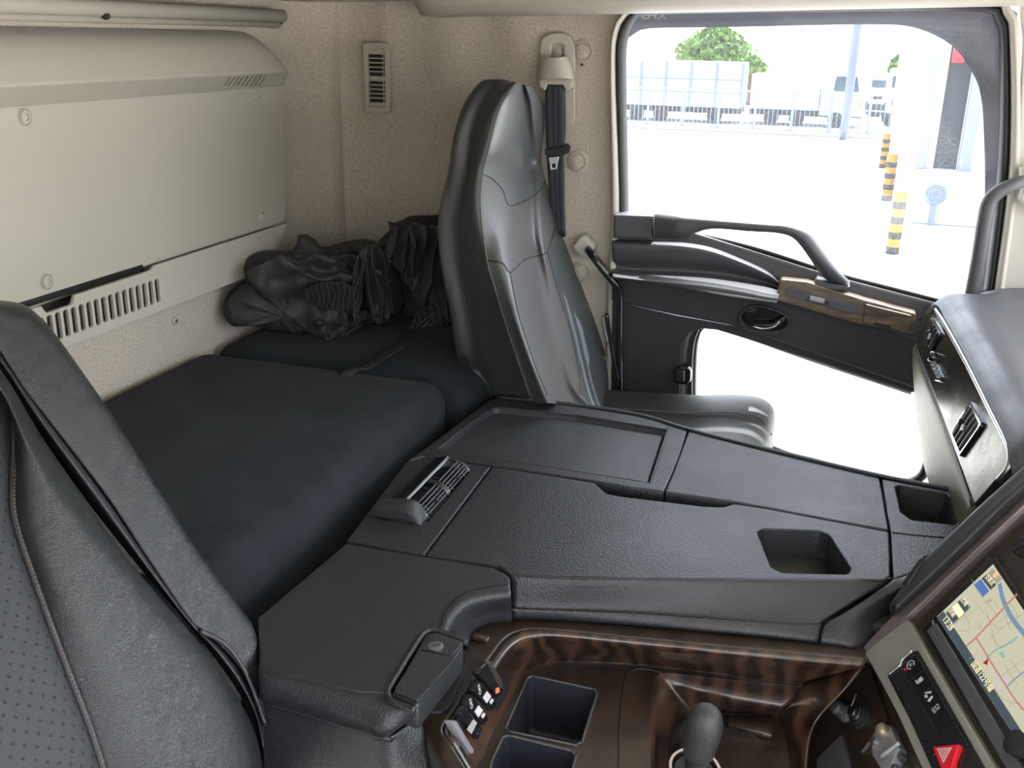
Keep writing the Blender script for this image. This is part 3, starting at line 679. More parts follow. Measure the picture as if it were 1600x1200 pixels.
# armrest body
def Y_(y, pts): return [onY(a, b, y) for a, b in pts]
sheet('armrest', [Y_(2.075, [(956, 374), (1000, 376), (1060, 378), (1110, 386), (1160, 405), (1200, 424), (1216, 440)]),
                  Y_(2.058, [(956, 382), (1000, 384), (1060, 386), (1110, 394), (1160, 411), (1200, 429), (1217, 441)]),
                  Y_(2.064, [(957, 402), (1000, 404), (1060, 405), (1110, 410), (1160, 422), (1200, 436), (1218, 445)]),
                  Y_(2.080, [(957, 418), (1000, 422), (1060, 424), (1110, 427), (1160, 434), (1200, 443), (1218, 450)]),
                  Y_(2.040, [(957, 423), (1000, 428), (1060, 431), (1110, 435), (1160, 443), (1200, 451), (1218, 457)]),
                  Y_(1.988, [(957, 431), (1000, 436), (1060, 442), (1110, 448), (1160, 456), (1200, 464), (1217, 466)]),
                  Y_(1.998, [(957, 434), (1000, 440), (1060, 448), (1110, 457), (1160, 465), (1200, 471), (1214, 473)]),
                  Y_(2.058, [(957, 436), (1000, 442), (1060, 450), (1110, 459), (1160, 467), (1200, 473), (1213, 475)])], M_DOORG, dr, 60, 5, thick=.004)
# grab arch
dplate('arch_root', 2.05, [(958, 335), (1020, 337), (1019, 375), (957, 373)], .05, M_DOORG, r=.006, bevel=.006)
arch_out = [(1020, 336), (1060, 338), (1130, 344), (1200, 349), (1235, 352), (1262, 363), (1282, 388), (1305, 420), (1328, 447)]
arch_in = [(1020, 376), (1072, 376), (1085, 366), (1115, 359), (1170, 363), (1215, 366), (1240, 375), (1262, 402), (1280, 432), (1290, 443)]
n_ = 60; Ao = resample(Y_(2.02, arch_out), n_); Ai = resample(Y_(2.02, arch_in), n_)
def arch_fn(k, off): return [Ao[i].lerp(Ai[i], k) + V((0, off + .03 * max(0, (i / n_ - .8) / .2) ** 2 + .02 * max(0, (.12 - i / n_) / .12), 0)) for i in range(n_)]
sheet('grab_arch', [arch_fn(0.12, .03), arch_fn(0, .012), arch_fn(.12, -.001), arch_fn(.5, -.006), arch_fn(.88, .001), arch_fn(1, .014), arch_fn(.88, .03), arch_fn(.5, .034)], M_DOORG, dr, 70, 3, closed=True)
dplate('arch_foot', 2.045, [(1276, 436), (1292, 442), (1330, 448), (1322, 455), (1290, 452), (1270, 444)], .05, M_DOORG, r=.004, bevel=.003)
# switch panel in walnut
wp = dplate('walnut_panel', 2.035, [(1219, 436), (1260, 440), (1350, 468), (1432, 490), (1426, 524), (1340, 507), (1211, 470)], .03, M_WOOD_D, r=.006, bevel=.004)
F = FY(2.0352)
dplate('switch_bed', 2.0352, [(1226, 449), (1236, 448), (1345, 480), (1346, 489), (1336, 491), (1228, 462)], .003, M_DOORG, wp, r=.005, bevel=.001, top=.002)
dplate('window_switch', 2.0352, [(1265, 460), (1290, 466), (1288, 474), (1264, 468)], .006, M_SILVER, wp, r=.002, bevel=.0015, top=.007)
dplate('switch_well', 2.0352, [(1282, 466), (1296, 470), (1294, 476), (1281, 472)], .004, M_BLACK, wp, r=.002, bevel=.001, top=.0045)
dplate('ashtray_lid', 2.0352, [(1352, 474), (1424, 492), (1419, 520), (1348, 502)], .006, M_WOOD_D, wp, r=.003, bevel=.002, top=.005)
dplate('lid_notch', 2.0352, [(1366, 502), (1392, 508), (1391, 513), (1365, 507)], .004, M_BLACK, wp, r=.001, bevel=.0005, top=.006)
# inner release handle
F = FY(2.055)
ov = [(1152, 497), (1160, 483), (1180, 476), (1205, 480), (1228, 491), (1237, 502), (1230, 515), (1210, 521), (1180, 517), (1160, 510)]
ovs = [(p.x, p.y) for p in resample([V((*F.ab(*p), 0)) for p in ov], 40, True)]
cxx = sum(p[0] for p in ovs) / 40; cyy = sum(p[1] for p in ovs) / 40
inn = [(cxx + (p[0] - cxx) * .84, cyy + (p[1] - cyy) * .80) for p in ovs]
rh = plate('handle_surround', F, ovs, .010, M_DOOR, dr, holes=[inn], bevel=.003, top=.005)
plate('handle_bowl', F, [(cxx + (p[0] - cxx) * .86, cyy + (p[1] - cyy) * .83) for p in ovs], .002, M_PIANO, rh, bevel=.0005, top=-.003)
tube('release_lever', Y_(2.045, [(1176, 507), (1190, 508), (1206, 508), (1216, 502), (1226, 496)]), lambda t: .0045 + .002 * math.sin(t * 3.1), M_PIANO, rh, 10, 24)
tube('chrome_edge', Y_(2.039, [(1178, 510), (1192, 513), (1208, 510), (1218, 502)]), .0018, M_CHROME, rh, 8, 20)
dplate('lock_knob', 2.047, [(1166, 484), (1180, 486), (1179, 500), (1167, 502), (1163, 496)], .012, M_PIANO, rh, r=.003, bevel=.003)
# lower window: frame, latch post, glass
lw_out = [(1064, 700), (1056, 628), (1056, 560), (1066, 524), (1086, 506), (1112, 505), (1250, 552), (1425, 610)]
lw_in = [(1090, 700), (1085, 628), (1086, 560), (1090, 532), (1098, 517), (1118, 515), (1250, 562), (1424, 620)]
F = FY(2.08); A = [F.P(*F.ab(*p)) for p in lw_out]; B = [F.P(*F.ab(*p)) for p in lw_in]
sheet('lower_window_seal', [[a + V((0, .01, 0)) for a in A], [a + V((0, -.004, 0)) for a in A], [a.lerp(b, .35) + V((0, .001, 0)) for a, b in zip(A, B)], [a.lerp(b, .6) + V((0, .012, 0)) for a, b in zip(A, B)], [b + V((0, .012, 0)) for b in B], [b + V((0, .04, 0)) for b in B]], M_RUBBER, dr, 90, 4)
tube('seal_bead', [V((p.x, 2.080, p.z)) for p in [onY(*q, 2.08) for q in [(1083, 690), (1081, 600), (1083, 545), (1092, 516), (1110, 510), (1250, 557), (1424, 614)]]], .0018, M_GREIGE, dr, 6, 60)
dplate('window_latch', 2.06, [(1054, 576), (1062, 573), (1076, 574), (1080, 580), (1079, 596), (1073, 602), (1060, 601), (1053, 598)], .03, M_PIANO, r=.004, bevel=.004)
dplate('latch_plate', 2.045, [(1056, 580), (1069, 580), (1069, 597), (1055, 596)], .012, M_BLACK, r=.002, bevel=.002)
F = FY(2.125); plate('lower_glass', F, abs_(F, [(1050, 720), (1052, 500), (1110, 495), (1460, 600), (1480, 790), (1200, 720)]), .004, M_CLEAR, dr, bevel=.0003)
tube('bottom_frame', Y_(2.09, [(1150, 676), (1200, 697), (1250, 716), (1300, 730), (1370, 748), (1415, 754), (1440, 744), (1450, 720), (1452, 690)]), .010, M_RUBBER, dr, 10, 60)
sheet('bottom_panel', [Y_(2.09, [(1050, 650), (1200, 698), (1300, 732), (1400, 757), (1480, 780)]), Y_(2.08, [(1040, 900), (1200, 900), (1300, 900), (1400, 900), (1480, 900)])], M_DOOR, dr, 30, 4, thick=.01)
fbox('hinge_panel', FY(2.10), .36, .82, 0, .18, .55, .02, M_DOOR, dr)

# ------------------------------------------------------------------ grab handles
gh = thing('grab_handle', onY(912, 385, 2.08), 'bent black grab rod with beige foot behind the passenger door opening', 'handle')
Fh = FY(2.075); plate('foot', FY(YS), abs_(Fh, [(896, 384), (910, 366), (916, 367), (931, 382), (930, 388), (916, 402), (909, 400)]), .040, M_BEIGE, gh, r=.008, bevel=.006, top=.040)
tube('rod', [onY(919, 390, 2.055), onY(928, 402, 2.03), onY(945, 424, 2.03), onY(962, 445, 2.035), onY(967, 462, 2.04), onY(967, 520, 2.05), onY(968, 600, 2.06), onY(968, 650, 2.06)], .0088, M_PIANO, gh, 14, 50)
g2 = thing('grab_handle', onX(1592, 290, .36), 'long curved black grab handle on the front door pillar, right of the window', 'handle')
tube('bar', [onY(1610, 280, 2.07), onY(1588, 287, 2.03), onY(1560, 300, 2.02), onY(1545, 318, 2.02), onY(1538, 350, 2.02), onY(1530, 400, 2.02), onY(1521, 450, 2.02), onY(1514, 490, 2.02)], lambda t: .0105 + .003 * min(1, t * 3), M_DOORG, g2, 16, 60)
F = FY(2.03); plate('foot', FY(2.075), abs_(FY(2.05), [(1594, 262), (1612, 255), (1640, 262), (1640, 330), (1604, 328), (1592, 312), (1596, 296)]), .03, M_BEIGE, g2, r=.006, bevel=.005, top=.03)

# ------------------------------------------------------------------ passenger seat
ps = thing('passenger_seat', (-.3, 1.81, .28), 'grey vinyl passenger seat with a high backrest and built-in headrest', 'seat')
nb = [(757, 616), (749, 577), (738, 505), (722, 424), (716, 379), (716, 338), (729, 271), (738, 212), (754, 163), (778, 131), (800, 127)]
ns = [(832, 630), (828, 622), (797, 527), (772, 446), (761, 406), (750, 325), (753, 271), (763, 235), (775, 185), (787, 155), (808, 130)]
rd = [(860, 630), (857, 624), (835, 568), (810, 491), (797, 424), (790, 380), (794, 322), (800, 262), (802, 215), (806, 165), (812, 131)]
md_ = [(892, 634), (884, 616), (868, 560), (848, 491), (838, 410), (828, 360), (824, 305), (824, 255), (822, 205), (820, 160), (817, 132)]
fs_ = [(935, 640), (907, 586 + 20), (892, 520), (873, 460), (855, 395), (850, 350), (846, 300), (843, 250), (838, 200), (832, 160), (822, 134)]
fo = [(950, 640), (950, 600), (951, 560), (945, 518), (920, 450), (893, 390), (872, 343), (853, 280), (851, 225), (846, 170), (830, 139)]
def prof_x(z):                                                     # how far forward the backrest face is at height z
    t = (z - .90) / (1.48 - .90); return -.455 - .175 * min(1, t * 1.45) + .055 * max(0, t - .69) / .31
def face(px, py, dx):
    x = -.5
    for _ in range(25):
        p = onX(px, py, x + dx); x = prof_x(p.z)
    return onX(px, py, x + dx)
cb = Y_(1.66, nb); cs_ = Y_(1.628, ns)
c_rd = [face(*p, .03) for p in rd]; c_md = [face(*p, .0) for p in md_]; c_fs = [face(*p, .012) for p in fs_]; c_fo = [face(*p, -.03) for p in fo]
back_far = [V((p.x - .10, p.y - .01, p.z)) for p in c_fo]; back_near = [V((p.x - .05, p.y + .05, p.z)) for p in cb]
N1 = 60
def part_sheet(name, cA, cB, m, t0, t1, bow=.0, k=10, thick=.004):
    A = resample(cA, 120); B = resample(cB, 120)
    a = A[int(t0[0] * 119):int(t1[0] * 119) + 1]; b = B[int(t0[1] * 119):int(t1[1] * 119) + 1]
    return a, b
bs = sheet('backrest', [back_near, cb, cs_, c_rd, c_md, c_fs, c_fo, back_far], M_PMID, ps, 130, 12, closed=True, byz=True)
# split the face into its sewn covers by material region -> separate meshes
def poly_in(pt, poly):
    x, y = pt; c = False; n = len(poly)
    for i in range(n):
        x1, y1 = poly[i]; x2, y2 = poly[i - 1]
        if (y1 > y) != (y2 > y) and x < (x2 - x1) * (y - y1) / (y2 - y1) + x1: c = not c
    return c
def project(p):
    d = p - CAM; c = V((d.dot(right), d.dot(up_), d.dot(fwd))); return (CX + FPX * c.x / c.z, CY - FPX * c.y / c.z)
def split_regions(o, regions, parent):
    "cut a smooth body into sewn covers: regions = [(name, outline, material)]"
    me = o.data; M = o.matrix_basis; mw = M
    mw = Matrix.Translation(M.translation)
    nrm = {}
    used = {}
    cent = []
    for p in me.polygons:
        c = mw @ p.center
        facing = (mw.to_3x3() @ p.normal).dot(CAM - c)
        q = project(c); hit = None
        for r_ in regions:
            if poly_in(q, r_[1]) and (c.x > r_[3] + prof_x(c.z) if len(r_) > 3 else True): hit = r_[0]; break
        used.setdefault(hit, []).append(p.index)
    res = {}
    for key in [k for k in used if k is not None]:
        idx = used[key]; vmap = {}
        par = {i: i for i in idx}
        def find(a):
            while par[a] != a: par[a] = par[par[a]]; a = par[a]
            return a
        for i in idx:
            for v in me.polygons[i].vertices:
                if v in vmap: par[find(i)] = find(vmap[v])
                else: vmap[v] = i
        cnt = {}
        for i in idx: cnt[find(i)] = cnt.get(find(i), 0) + 1
        big = max(cnt, key=cnt.get); used[key] = [i for i in idx if find(i) == big]
        used.setdefault(None, []).extend(i for i in idx if find(i) != big)
    for key, idx in used.items():
        if key is None: continue
        r_ = [x for x in regions if x[0] == key][0]
        vm = {}; vs = []; fs = []; uv = []
        ul = me.uv_layers[0].data
        for i in idx:
            f = []
            for li in me.polygons[i].loop_indices:
                vi = me.loops[li].vertex_index
                if vi not in vm: vm[vi] = len(vs); vs.append(mw @ me.vertices[vi].co); uv.append(tuple(ul[li].uv))
                f.append(vm[vi])
            fs.append(tuple(f))
        res[key] = meshobj(key, vs, fs, r_[2], parent, uvs=uv)
    bm = bmesh.new(); bm.from_mesh(me); bm.faces.ensure_lookup_table()
    kill = [bm.faces[i] for k, idx in used.items() if k is not None for i in idx]
    bmesh.ops.delete(bm, geom=kill, context='FACES'); bm.to_mesh(me); bm.free()
    return res
head = [(753, 271), (763, 235), (775, 185), (787, 155), (808, 124), (835, 130), (865, 160), (865, 270), (853, 280), (846, 295), (828, 310), (796, 321), (785, 295), (770, 280)]
yoke = [(753, 271), (770, 280), (785, 295), (796, 321), (828, 310), (846, 295), (853, 280), (875, 335), (885, 352), (872, 352), (855, 392), (838, 400), (820, 406), (797, 425), (785, 411), (761, 407), (750, 325)]
bol = [(761, 407), (785, 411), (797, 425), (803, 450), (810, 491), (835, 568), (857, 624), (880, 700), (850, 700), (828, 622), (797, 527), (772, 446)]
far = [(872, 352), (890, 345), (960, 460), (975, 600), (950, 660), (917, 660), (907, 620), (905, 586), (891, 518), (873, 460), (855, 393)]
side = [(753, 271), (750, 325), (761, 407), (772, 446), (797, 527), (828, 622), (850, 700), (700, 700), (700, 120), (808, 110), (808, 124), (787, 155), (775, 185), (763, 235)]
res = split_regions(bs, [('headrest_cover', head, M_PHEAD), ('yoke_cover', yoke, M_PYOKE), ('bolster_cover', bol, M_PBOL), ('outer_cover', far, M_PFAR), ('side_cover', side, M_PSIDE)], ps)
for k, o in res.items(): o['label'] = {'headrest_cover': 'smooth shiny grey headrest cover', 'yoke_cover': 'brownish grey shoulder cover', 'bolster_cover': 'light grey grained bolster', 'outer_cover': 'bluish grey outer cover', 'side_cover': 'dark side cover'}[k]
res['centre'] = bs; bs['label'] = 'dotted grey centre panel and back shell'
bpy.context.view_layer.update()
from mathutils.bvhtree import BVHTree
def bvh_of(objs):
    vs = []; fs = []
    for o in objs:
        b = len(vs); M = Matrix.Translation(o.matrix_basis.translation)
        vs += [M @ v.co for v in o.data.vertices]; fs += [tuple(b + i for i in p.vertices) for p in o.data.polygons]
    return BVHTree.FromPolygons(vs, fs)
def on_surf(bvh, pts, lift=.0012, k=10):
    out = []
    dp_ = [dense([V((a, b, 0)) for a, b in pts], k)][0]
    for p in dp_:
        d = ray(p.x, p.y).normalized(); h = bvh.ray_cast(CAM, d)
        if h[0] is not None: out.append(h[0] - d * lift)
    return out
bv = bvh_of(res.values())
def seam(name, px, r, m, par, b, k=10, seg=6):
    P = on_surf(b, px, r * .4, k)
    return tube(name, P, r, m, par, seg, smoothpath=False) if len(P) > 3 else None
seam('seam', [(809, 131), (787, 157), (775, 187), (763, 236), (754, 271), (751, 325), (761, 406), (772, 446), (797, 527), (828, 618)], .0016, M_STITCH, ps, bv)
seam('seam', [(754, 272), (770, 280), (785, 297), (796, 321), (828, 310), (845, 295), (851, 282)], .0012, M_BLACK, ps, bv)
seam('seam', [(761, 407), (785, 411), (797, 425), (820, 406), (838, 400), (855, 392), (868, 352)], .0012, M_BLACK, ps, bv)
seam('seam', [(855, 394), (873, 460), (891, 518), (903, 575), (907, 615)], .0012, M_BLACK, ps, bv)
seam('seam', [(797, 426), (810, 491), (835, 568), (855, 618)], .0010, M_BLACK, ps, bv)
seam('seam', [(718, 383), (738, 392), (760, 406)], .0010, M_BLACK, ps, bv)
# seat cushion
Zs = .850
topc = [(905, 632), (960, 625), (1060, 628), (1130, 627), (1165, 627), (1185, 634)]
cfar = [V((-.50, 2.02, .835)), V((-.40, 2.02, .838)), V((-.25, 2.02, .842)), V((-.14, 2.02, .846)), V((-.10, 2.015, .838)), V((-.085, 2.01, .80)), V((-.085, 2.01, .70))]
def crow(y, dz, dx=0): return [V((-.50, y, .815 + dz)), V((-.40, y, .822 + dz)), V((-.25, y, .832 + dz)), V((-.15, y, .846 + dz)), V((-.095 + dx, y, .842 + dz)), V((-.068 + dx, y, .81 + dz)), V((-.066 + dx, y, .70))]
cu_ = sheet('seat_cushion', [crow(2.045, -.06, -.01), crow(2.03, -.01, -.005), crow(1.99, .004), crow(1.93, .0), crow(1.86, -.012), crow(1.78, -.014), crow(1.70, -.006), crow(1.65, .004), crow(1.62, -.014), crow(1.61, -.06)], mat('seat_cushion_dotted', (.034, .033, .034), .5, dots=170), ps, 60, 5)
tube('seam', [crow(1.905, .0)[i] + V((0, 0, -.002)) for i in range(6)], .0014, M_STITCH, ps, 6, 50)
box('seat_base', (-.29, 1.82, .60), (.40, .38, .28), M_BLACK, ps, .02)
tube('cable', Y_(2.04, [(948, 490), (958, 560), (965, 590), (955, 618), (940, 625)]), .004, M_PIANO, ps, 8, 30)
tube('cable', Y_(2.06, [(942, 495), (946, 520), (950, 535)]), .0035, M_SILVER, ps, 8, 20)

# ------------------------------------------------------------------ driver seat (back only in view)
r30 = V((-.567, 0, .824))
FDs = Frame((-.546, .8, .92), (0, 1, 0), r30); FDs = Frame((-.546, .8, .92), (0, 1, 0), r30)
def ds(d, pts):
    F = FDs; sgn = 1 if F.n.x > 0 else -1
    return [F.hit(x, y, d * sgn) for x, y in pts]
dvs = thing('driver_seat', (-.35, .5, .28), 'black leather driver seat, its reclined backrest filling the lower left', 'seat')
c0 = [(-140, 470), (-40, 476), (30, 481), (62, 500), (100, 545), (200, 690), (300, 850), (372, 948), (400, 992), (404, 1050), (415, 1133)]
c1 = [(-140, 520), (-60, 530), (-10, 540), (12, 566), (39, 606), (81, 660), (168, 774), (233, 873), (302, 973), (333, 997), (367, 1033), (393, 1077), (413, 1127)]
cg = [(-140, 540), (-70, 548), (-20, 556), (6, 585), (30, 622), (66, 682), (135, 780), (215, 882), (285, 965), (330, 1020), (375, 1085), (405, 1150), (412, 1220)]
c2 = [(-150, 540), (-80, 548), (-24, 562), (6, 595), (26, 625), (62, 686), (110, 752), (168, 834), (205, 882), (255, 942), (320, 1017), (367, 1087), (397, 1147), (410, 1210), (412, 1260)]
c3 = [(-160, 548), (-90, 556), (-30, 575), (4, 606), (30, 660), (75, 745), (125, 815), (170, 870), (222, 940), (282, 1010), (330, 1080), (362, 1150), (378, 1210), (384, 1270)]
c35 = [(-180, 552), (-100, 566), (-40, 588), (2, 615), (28, 680), (48, 770), (80, 860), (125, 950), (170, 1020), (215, 1100), (250, 1180), (265, 1270)]
c4 = [(-190, 560), (-110, 575), (-50, 596), (0, 612), (20, 650), (20, 690), (17, 780), (25, 830), (60, 933), (87, 1007), (110, 1067), (133, 1127), (157, 1200), (175, 1270)]
c5 = [(-260, 600), (-200, 620), (-150, 650), (-110, 690), (-100, 760), (-90, 840), (-70, 930), (-50, 1010), (-30, 1090), (-10, 1180), (0, 1290)]
c6 = [(-420, 640), (-400, 700), (-400, 800), (-400, 900), (-400, 1000), (-400, 1100), (-400, 1300)]
sh_ = sheet('back_shell', [[p + V((-.12, .0, -.02)) for p in ds(-.02, c0)], [p + V((-.03, .012, 0)) for p in ds(-.02, c0)], ds(0, c0), [a for a in ds(.004, [((x0 + x1) / 2, (y0 + y1) / 2) for (x0, y0), (x1, y1) in zip([tuple(p)[:2] for p in resample([V((*q, 0)) for q in c0], 14)], [tuple(p)[:2] for p in resample([V((*q, 0)) for q in c1], 14)])])], ds(0, c1), ds(-.012, c1)], M_DLEATH, dvs, 120, 6, thick=.003)
sheet('inner_welt', [ds(-.012, c1), ds(.008, [((a[0] + b[0]) / 2, (a[1] + b[1]) / 2) for a, b in zip(c1, cg)]), ds(-.03, cg), ds(-.06, cg)], M_DLEATH2, dvs, 100, 6)
bo = sheet('bolster', [ds(-.05, c2), ds(.02, c2), ds(.05, c3), ds(.045, c35), ds(.022, c4), ds(.012, c4)], M_DLEATH, dvs, 120, 8)
ce = sheet('centre_panel', [ds(.014, c4), ds(.03, [(x - 14, y) for x, y in c4]), ds(.032, c5), ds(.03, c6)], M_DPERF, dvs, 110, 8, uvF=FDs)
ce['label'] = 'perforated leather centre panel'
tube('piping', [p + V((.002, 0, .001)) for p in ds(.024, c4)], .0036, M_DLEATH2, dvs, 8, 130)
P4 = resample(ds(.030, [(x + 6, y) for x, y in c4]), 260)
vs = []; fs = []
for i in range(0, 258, 2):
    a, b = P4[i], P4[i].lerp(P4[i + 1], 1.0); d = (b - a).normalized(); s_ = d.cross(FDs.n).normalized() * .0007
    if (b - a).length < 1e-5: continue
    k = len(vs); vs += [a + s_, b + s_, b - s_, a - s_, a + FDs.n * .0008, b + FDs.n * .0008]; fs += [(k, k + 1, k + 5, k + 4), (k + 3, k + 4, k + 5, k + 2), (k, k + 4, k + 3), (k + 1, k + 2, k + 5)]
meshobj('stitching', vs, fs, M_STITCH_T, dvs, kind='stuff')
box('seat_base', (-.30, .42, .48), (.42, .36, .36), M_BLACK, dvs, .03)
tube('pull_flap', ds(.01, [(312, 985), (350, 1005), (378, 1040), (398, 1085), (414, 1130)]), .004, M_DLEATH2, dvs, 8, 40, flat=.6)

# ------------------------------------------------------------------ engine console
ZT = .920
FT = FZ(ZT)
ec = thing('engine_console', (-.2, 1.2, .29), 'wide charcoal plastic engine console between the two seats', 'console')
box('console_body', (-.16, 1.36, .58), (.80, .46, .60), M_BLACK, ec, .01)
box('console_front_body', (-.06, 1.00, .46), (.60, .30, .34), M_BLACK, ec, .01)
box('console_rear_body', (-.48, 1.02, .58), (.16, .34, .56), M_BLACK, ec, .01)
def tp(px, F=FT, d=0): return abs_(F, px, d)
# tray
tray_out = [(632, 722), (660, 704), (764, 625), (776, 621), (900, 634), (1000, 650), (1060, 664), (1074, 672), (1062, 710), (1048, 745), (1037, 768), (985, 761), (928, 751), (769, 726), (662, 712)]
tray_in = [(683, 703), (699, 706), (800, 720), (900, 736), (1015, 754), (1018, 748), (1043, 671), (1000, 664), (900, 648), (780, 636), (771, 636), (725, 668)]
tr_ = plate('tray_panel', FT, tp(tray_out), .02, M_CONS, ec, holes=[tp(tray_in)], r=[.004, .004, .01, .012, .004, .004, .01, .004, .004, .004, .002, .002, .002, .002, .002], hr=.004, bevel=.0025)
tin = round_poly(tp(tray_in), .004)
pocket('tray_recess', FT, tp(tray_in), .014, M_CONS, tr_, r=.004, shrink=.985, top=-.001)
plate('tray_mat', FZ(ZT - .009), [(sum(p[0] for p in tin) / len(tin) + (q[0] - sum(p[0] for p in tin) / len(tin)) * .965, sum(p[1] for p in tin) / len(tin) + (q[1] - sum(p[1] for p in tin) / len(tin)) * .93) for q in tin], .004, M_CONS_DOT, tr_, bevel=.001)
tube('tray_rim', [FT.P(a, b, -.001) for a, b in tin], .0016, M_CONS, tr_, 6, 100, closed=True)
# far front panel
far_px = [(1076, 673), (1140, 690), (1200, 704), (1300, 727), (1374, 746), (1378, 765), (1384, 800), (1389, 828), (1300, 812), (1200, 793), (1145, 783), (1110, 778), (1039, 768), (1052, 738)]
plate('far_panel', FT, tp(far_px), .02, M_CONS, ec, r=.003, bevel=.0022)
ed = pxs(1.6, [(1, 1)])
sheet('far_edge', [[FT.P(*FT.ab(x, y), 0) for x, y in [(776, 622), (900, 635), (1000, 651), (1074, 673), (1200, 705), (1374, 746), (1500, 770)]], [FT.P(*FT.ab(x, y), 0) + V((0, .018, -.012)) for x, y in [(770, 622), (900, 635), (1000, 651), (1074, 673), (1200, 705), (1374, 746), (1500, 770)]], [FT.P(*FT.ab(x, y), 0) + V((0, .024, -.10)) for x, y in [(764, 622), (900, 635), (1000, 651), (1074, 673), (1200, 705), (1374, 746), (1500, 770)]]], M_CONS, ec, 40, 4, thick=.004)
# right-hand panel with a cup bin
rp_hole = [(1399, 760), (1406, 758), (1478, 771), (1484, 776), (1497, 814), (1493, 820), (1424, 812), (1408, 800)]
rp_px = [(1378, 748), (1500, 770), (1560, 782), (1560, 830), (1520, 855), (1446, 870), (1430, 893), (1396, 905), (1394, 870), (1392, 831), (1386, 800)]
rp_ = plate('side_bin_panel', FT, tp(rp_px), .02, M_CONS, ec, holes=[tp(rp_hole)], r=.003, hr=.006, bevel=.0022)
pocket('cup_bin', FT, tp(rp_hole), .09, M_CONS, rp_, r=.006, shrink=.85, top=-.002)
tube('panel_crease', [FT.P(*FT.ab(x, y), .0002) for x, y in [(1394, 832), (1430, 836), (1475, 840)]], .0012, M_CONS, rp_, 6, 10)
# middle lid: flat top, then a front apron that slopes down in two steps
lid_top = [(770, 729), (929, 754), (935, 760), (948, 771), (975, 776), (1100, 791), (1130, 792), (1148, 787), (1200, 795), (1300, 814), (1389, 831), (1391, 870), (1391, 899), (1383, 906), (1200, 905), (1000, 904), (840, 900), (797, 896), (780, 884), (666, 867)]
hole = [(1183, 831), (1192, 826), (1280, 829), (1296, 836), (1330, 888), (1325, 897), (1222, 895), (1205, 886)]
lid = plate('centre_lid', FT, tp(lid_top), .02, M_CONS, ec, holes=[tp(hole)], r=[.004, .001, .001, .004, .004, .004, .004, .004, .002, .001, .002, .002, .006, .006, .001, .001, .001, .008, .008, .002], hr=.010, bevel=.0022)
pocket('cup_bin', FT, tp(hole), .10, M_CONS, lid, r=.010, shrink=.86, top=-.002)
def zpts(z, px): return [FZ(z).P(*FZ(z).ab(*p)) for p in px]
ap0 = [(790, 893), (830, 898), (900, 901), (1000, 903), (1100, 904), (1200, 904), (1300, 905), (1394, 903)]
ap1 = [(799, 902), (840, 905), (900, 908), (1000, 909), (1100, 910), (1200, 911), (1300, 912), (1388, 908)]
ap2 = [(800, 945), (840, 947), (900, 948), (1000, 952), (1100, 959), (1180, 965), (1240, 969), (1290, 968)]
ap3 = [(800, 952), (840, 954), (900, 956), (1000, 960), (1100, 967), (1180, 973), (1240, 977), (1284, 977)]
ap4 = [(800, 966), (840, 967), (900, 970), (1000, 977), (1100, 986), (1180, 993), (1240, 999), (1278, 1003)]
ap5 = [(800, 972), (840, 973), (900, 976), (1000, 983), (1100, 992), (1180, 999), (1240, 1005), (1277, 1009)]
sheet('lid_apron', [zpts(ZT - .0012, ap0), zpts(ZT - .003, ap1), zpts(.884, ap2), zpts(.881, ap3), zpts(.868, ap4), zpts(.855, ap4)], M_CONS, lid, 60, 4, thick=.003, linear=False)
# curled corner piece climbing to the control panel
q0 = [(1397, 906), (1420, 898), (1440, 885)]
sheet('corner_cowl', [zpts(ZT - .001, [(1397, 905), (1420, 897), (1446, 872), (1480, 850)]), zpts(.917, [(1388, 912), (1412, 914), (1432, 905), (1470, 880)]), zpts(.905, [(1350, 938), (1376, 938), (1400, 930), (1440, 915)]), zpts(.892, [(1312, 962), (1340, 962), (1372, 955), (1410, 940)]), zpts(.882, [(1288, 976), (1320, 982), (1352, 975), (1392, 955)]), zpts(.866, [(1281, 1004), (1310, 1008), (1340, 1010), (1375, 990)]), zpts(.85, [(1281, 1006), (1310, 1011), (1345, 1014), (1375, 1000)])], M_CONS, ec, 30, 5, thick=.003)
# vent panel
vp = [(634, 723), (662, 714), (768, 728), (664, 867), (541, 846), (586, 792)]
vpl = plate('vent_panel', FT, tp([(634, 723), (663, 714), (767, 729), (663, 866), (541, 845)]), .02, M_CONS, ec, holes=[tp([(690, 726), (733, 737), (668, 815), (600, 812), (590, 800)])], r=.003, hr=.004, bevel=.0022)
pocket('vent_well', FT, tp([(690, 726), (733, 737), (668, 815), (600, 812), (590, 800)]), .02, M_BLACK, vpl, r=.004, shrink=.97, top=-.001)
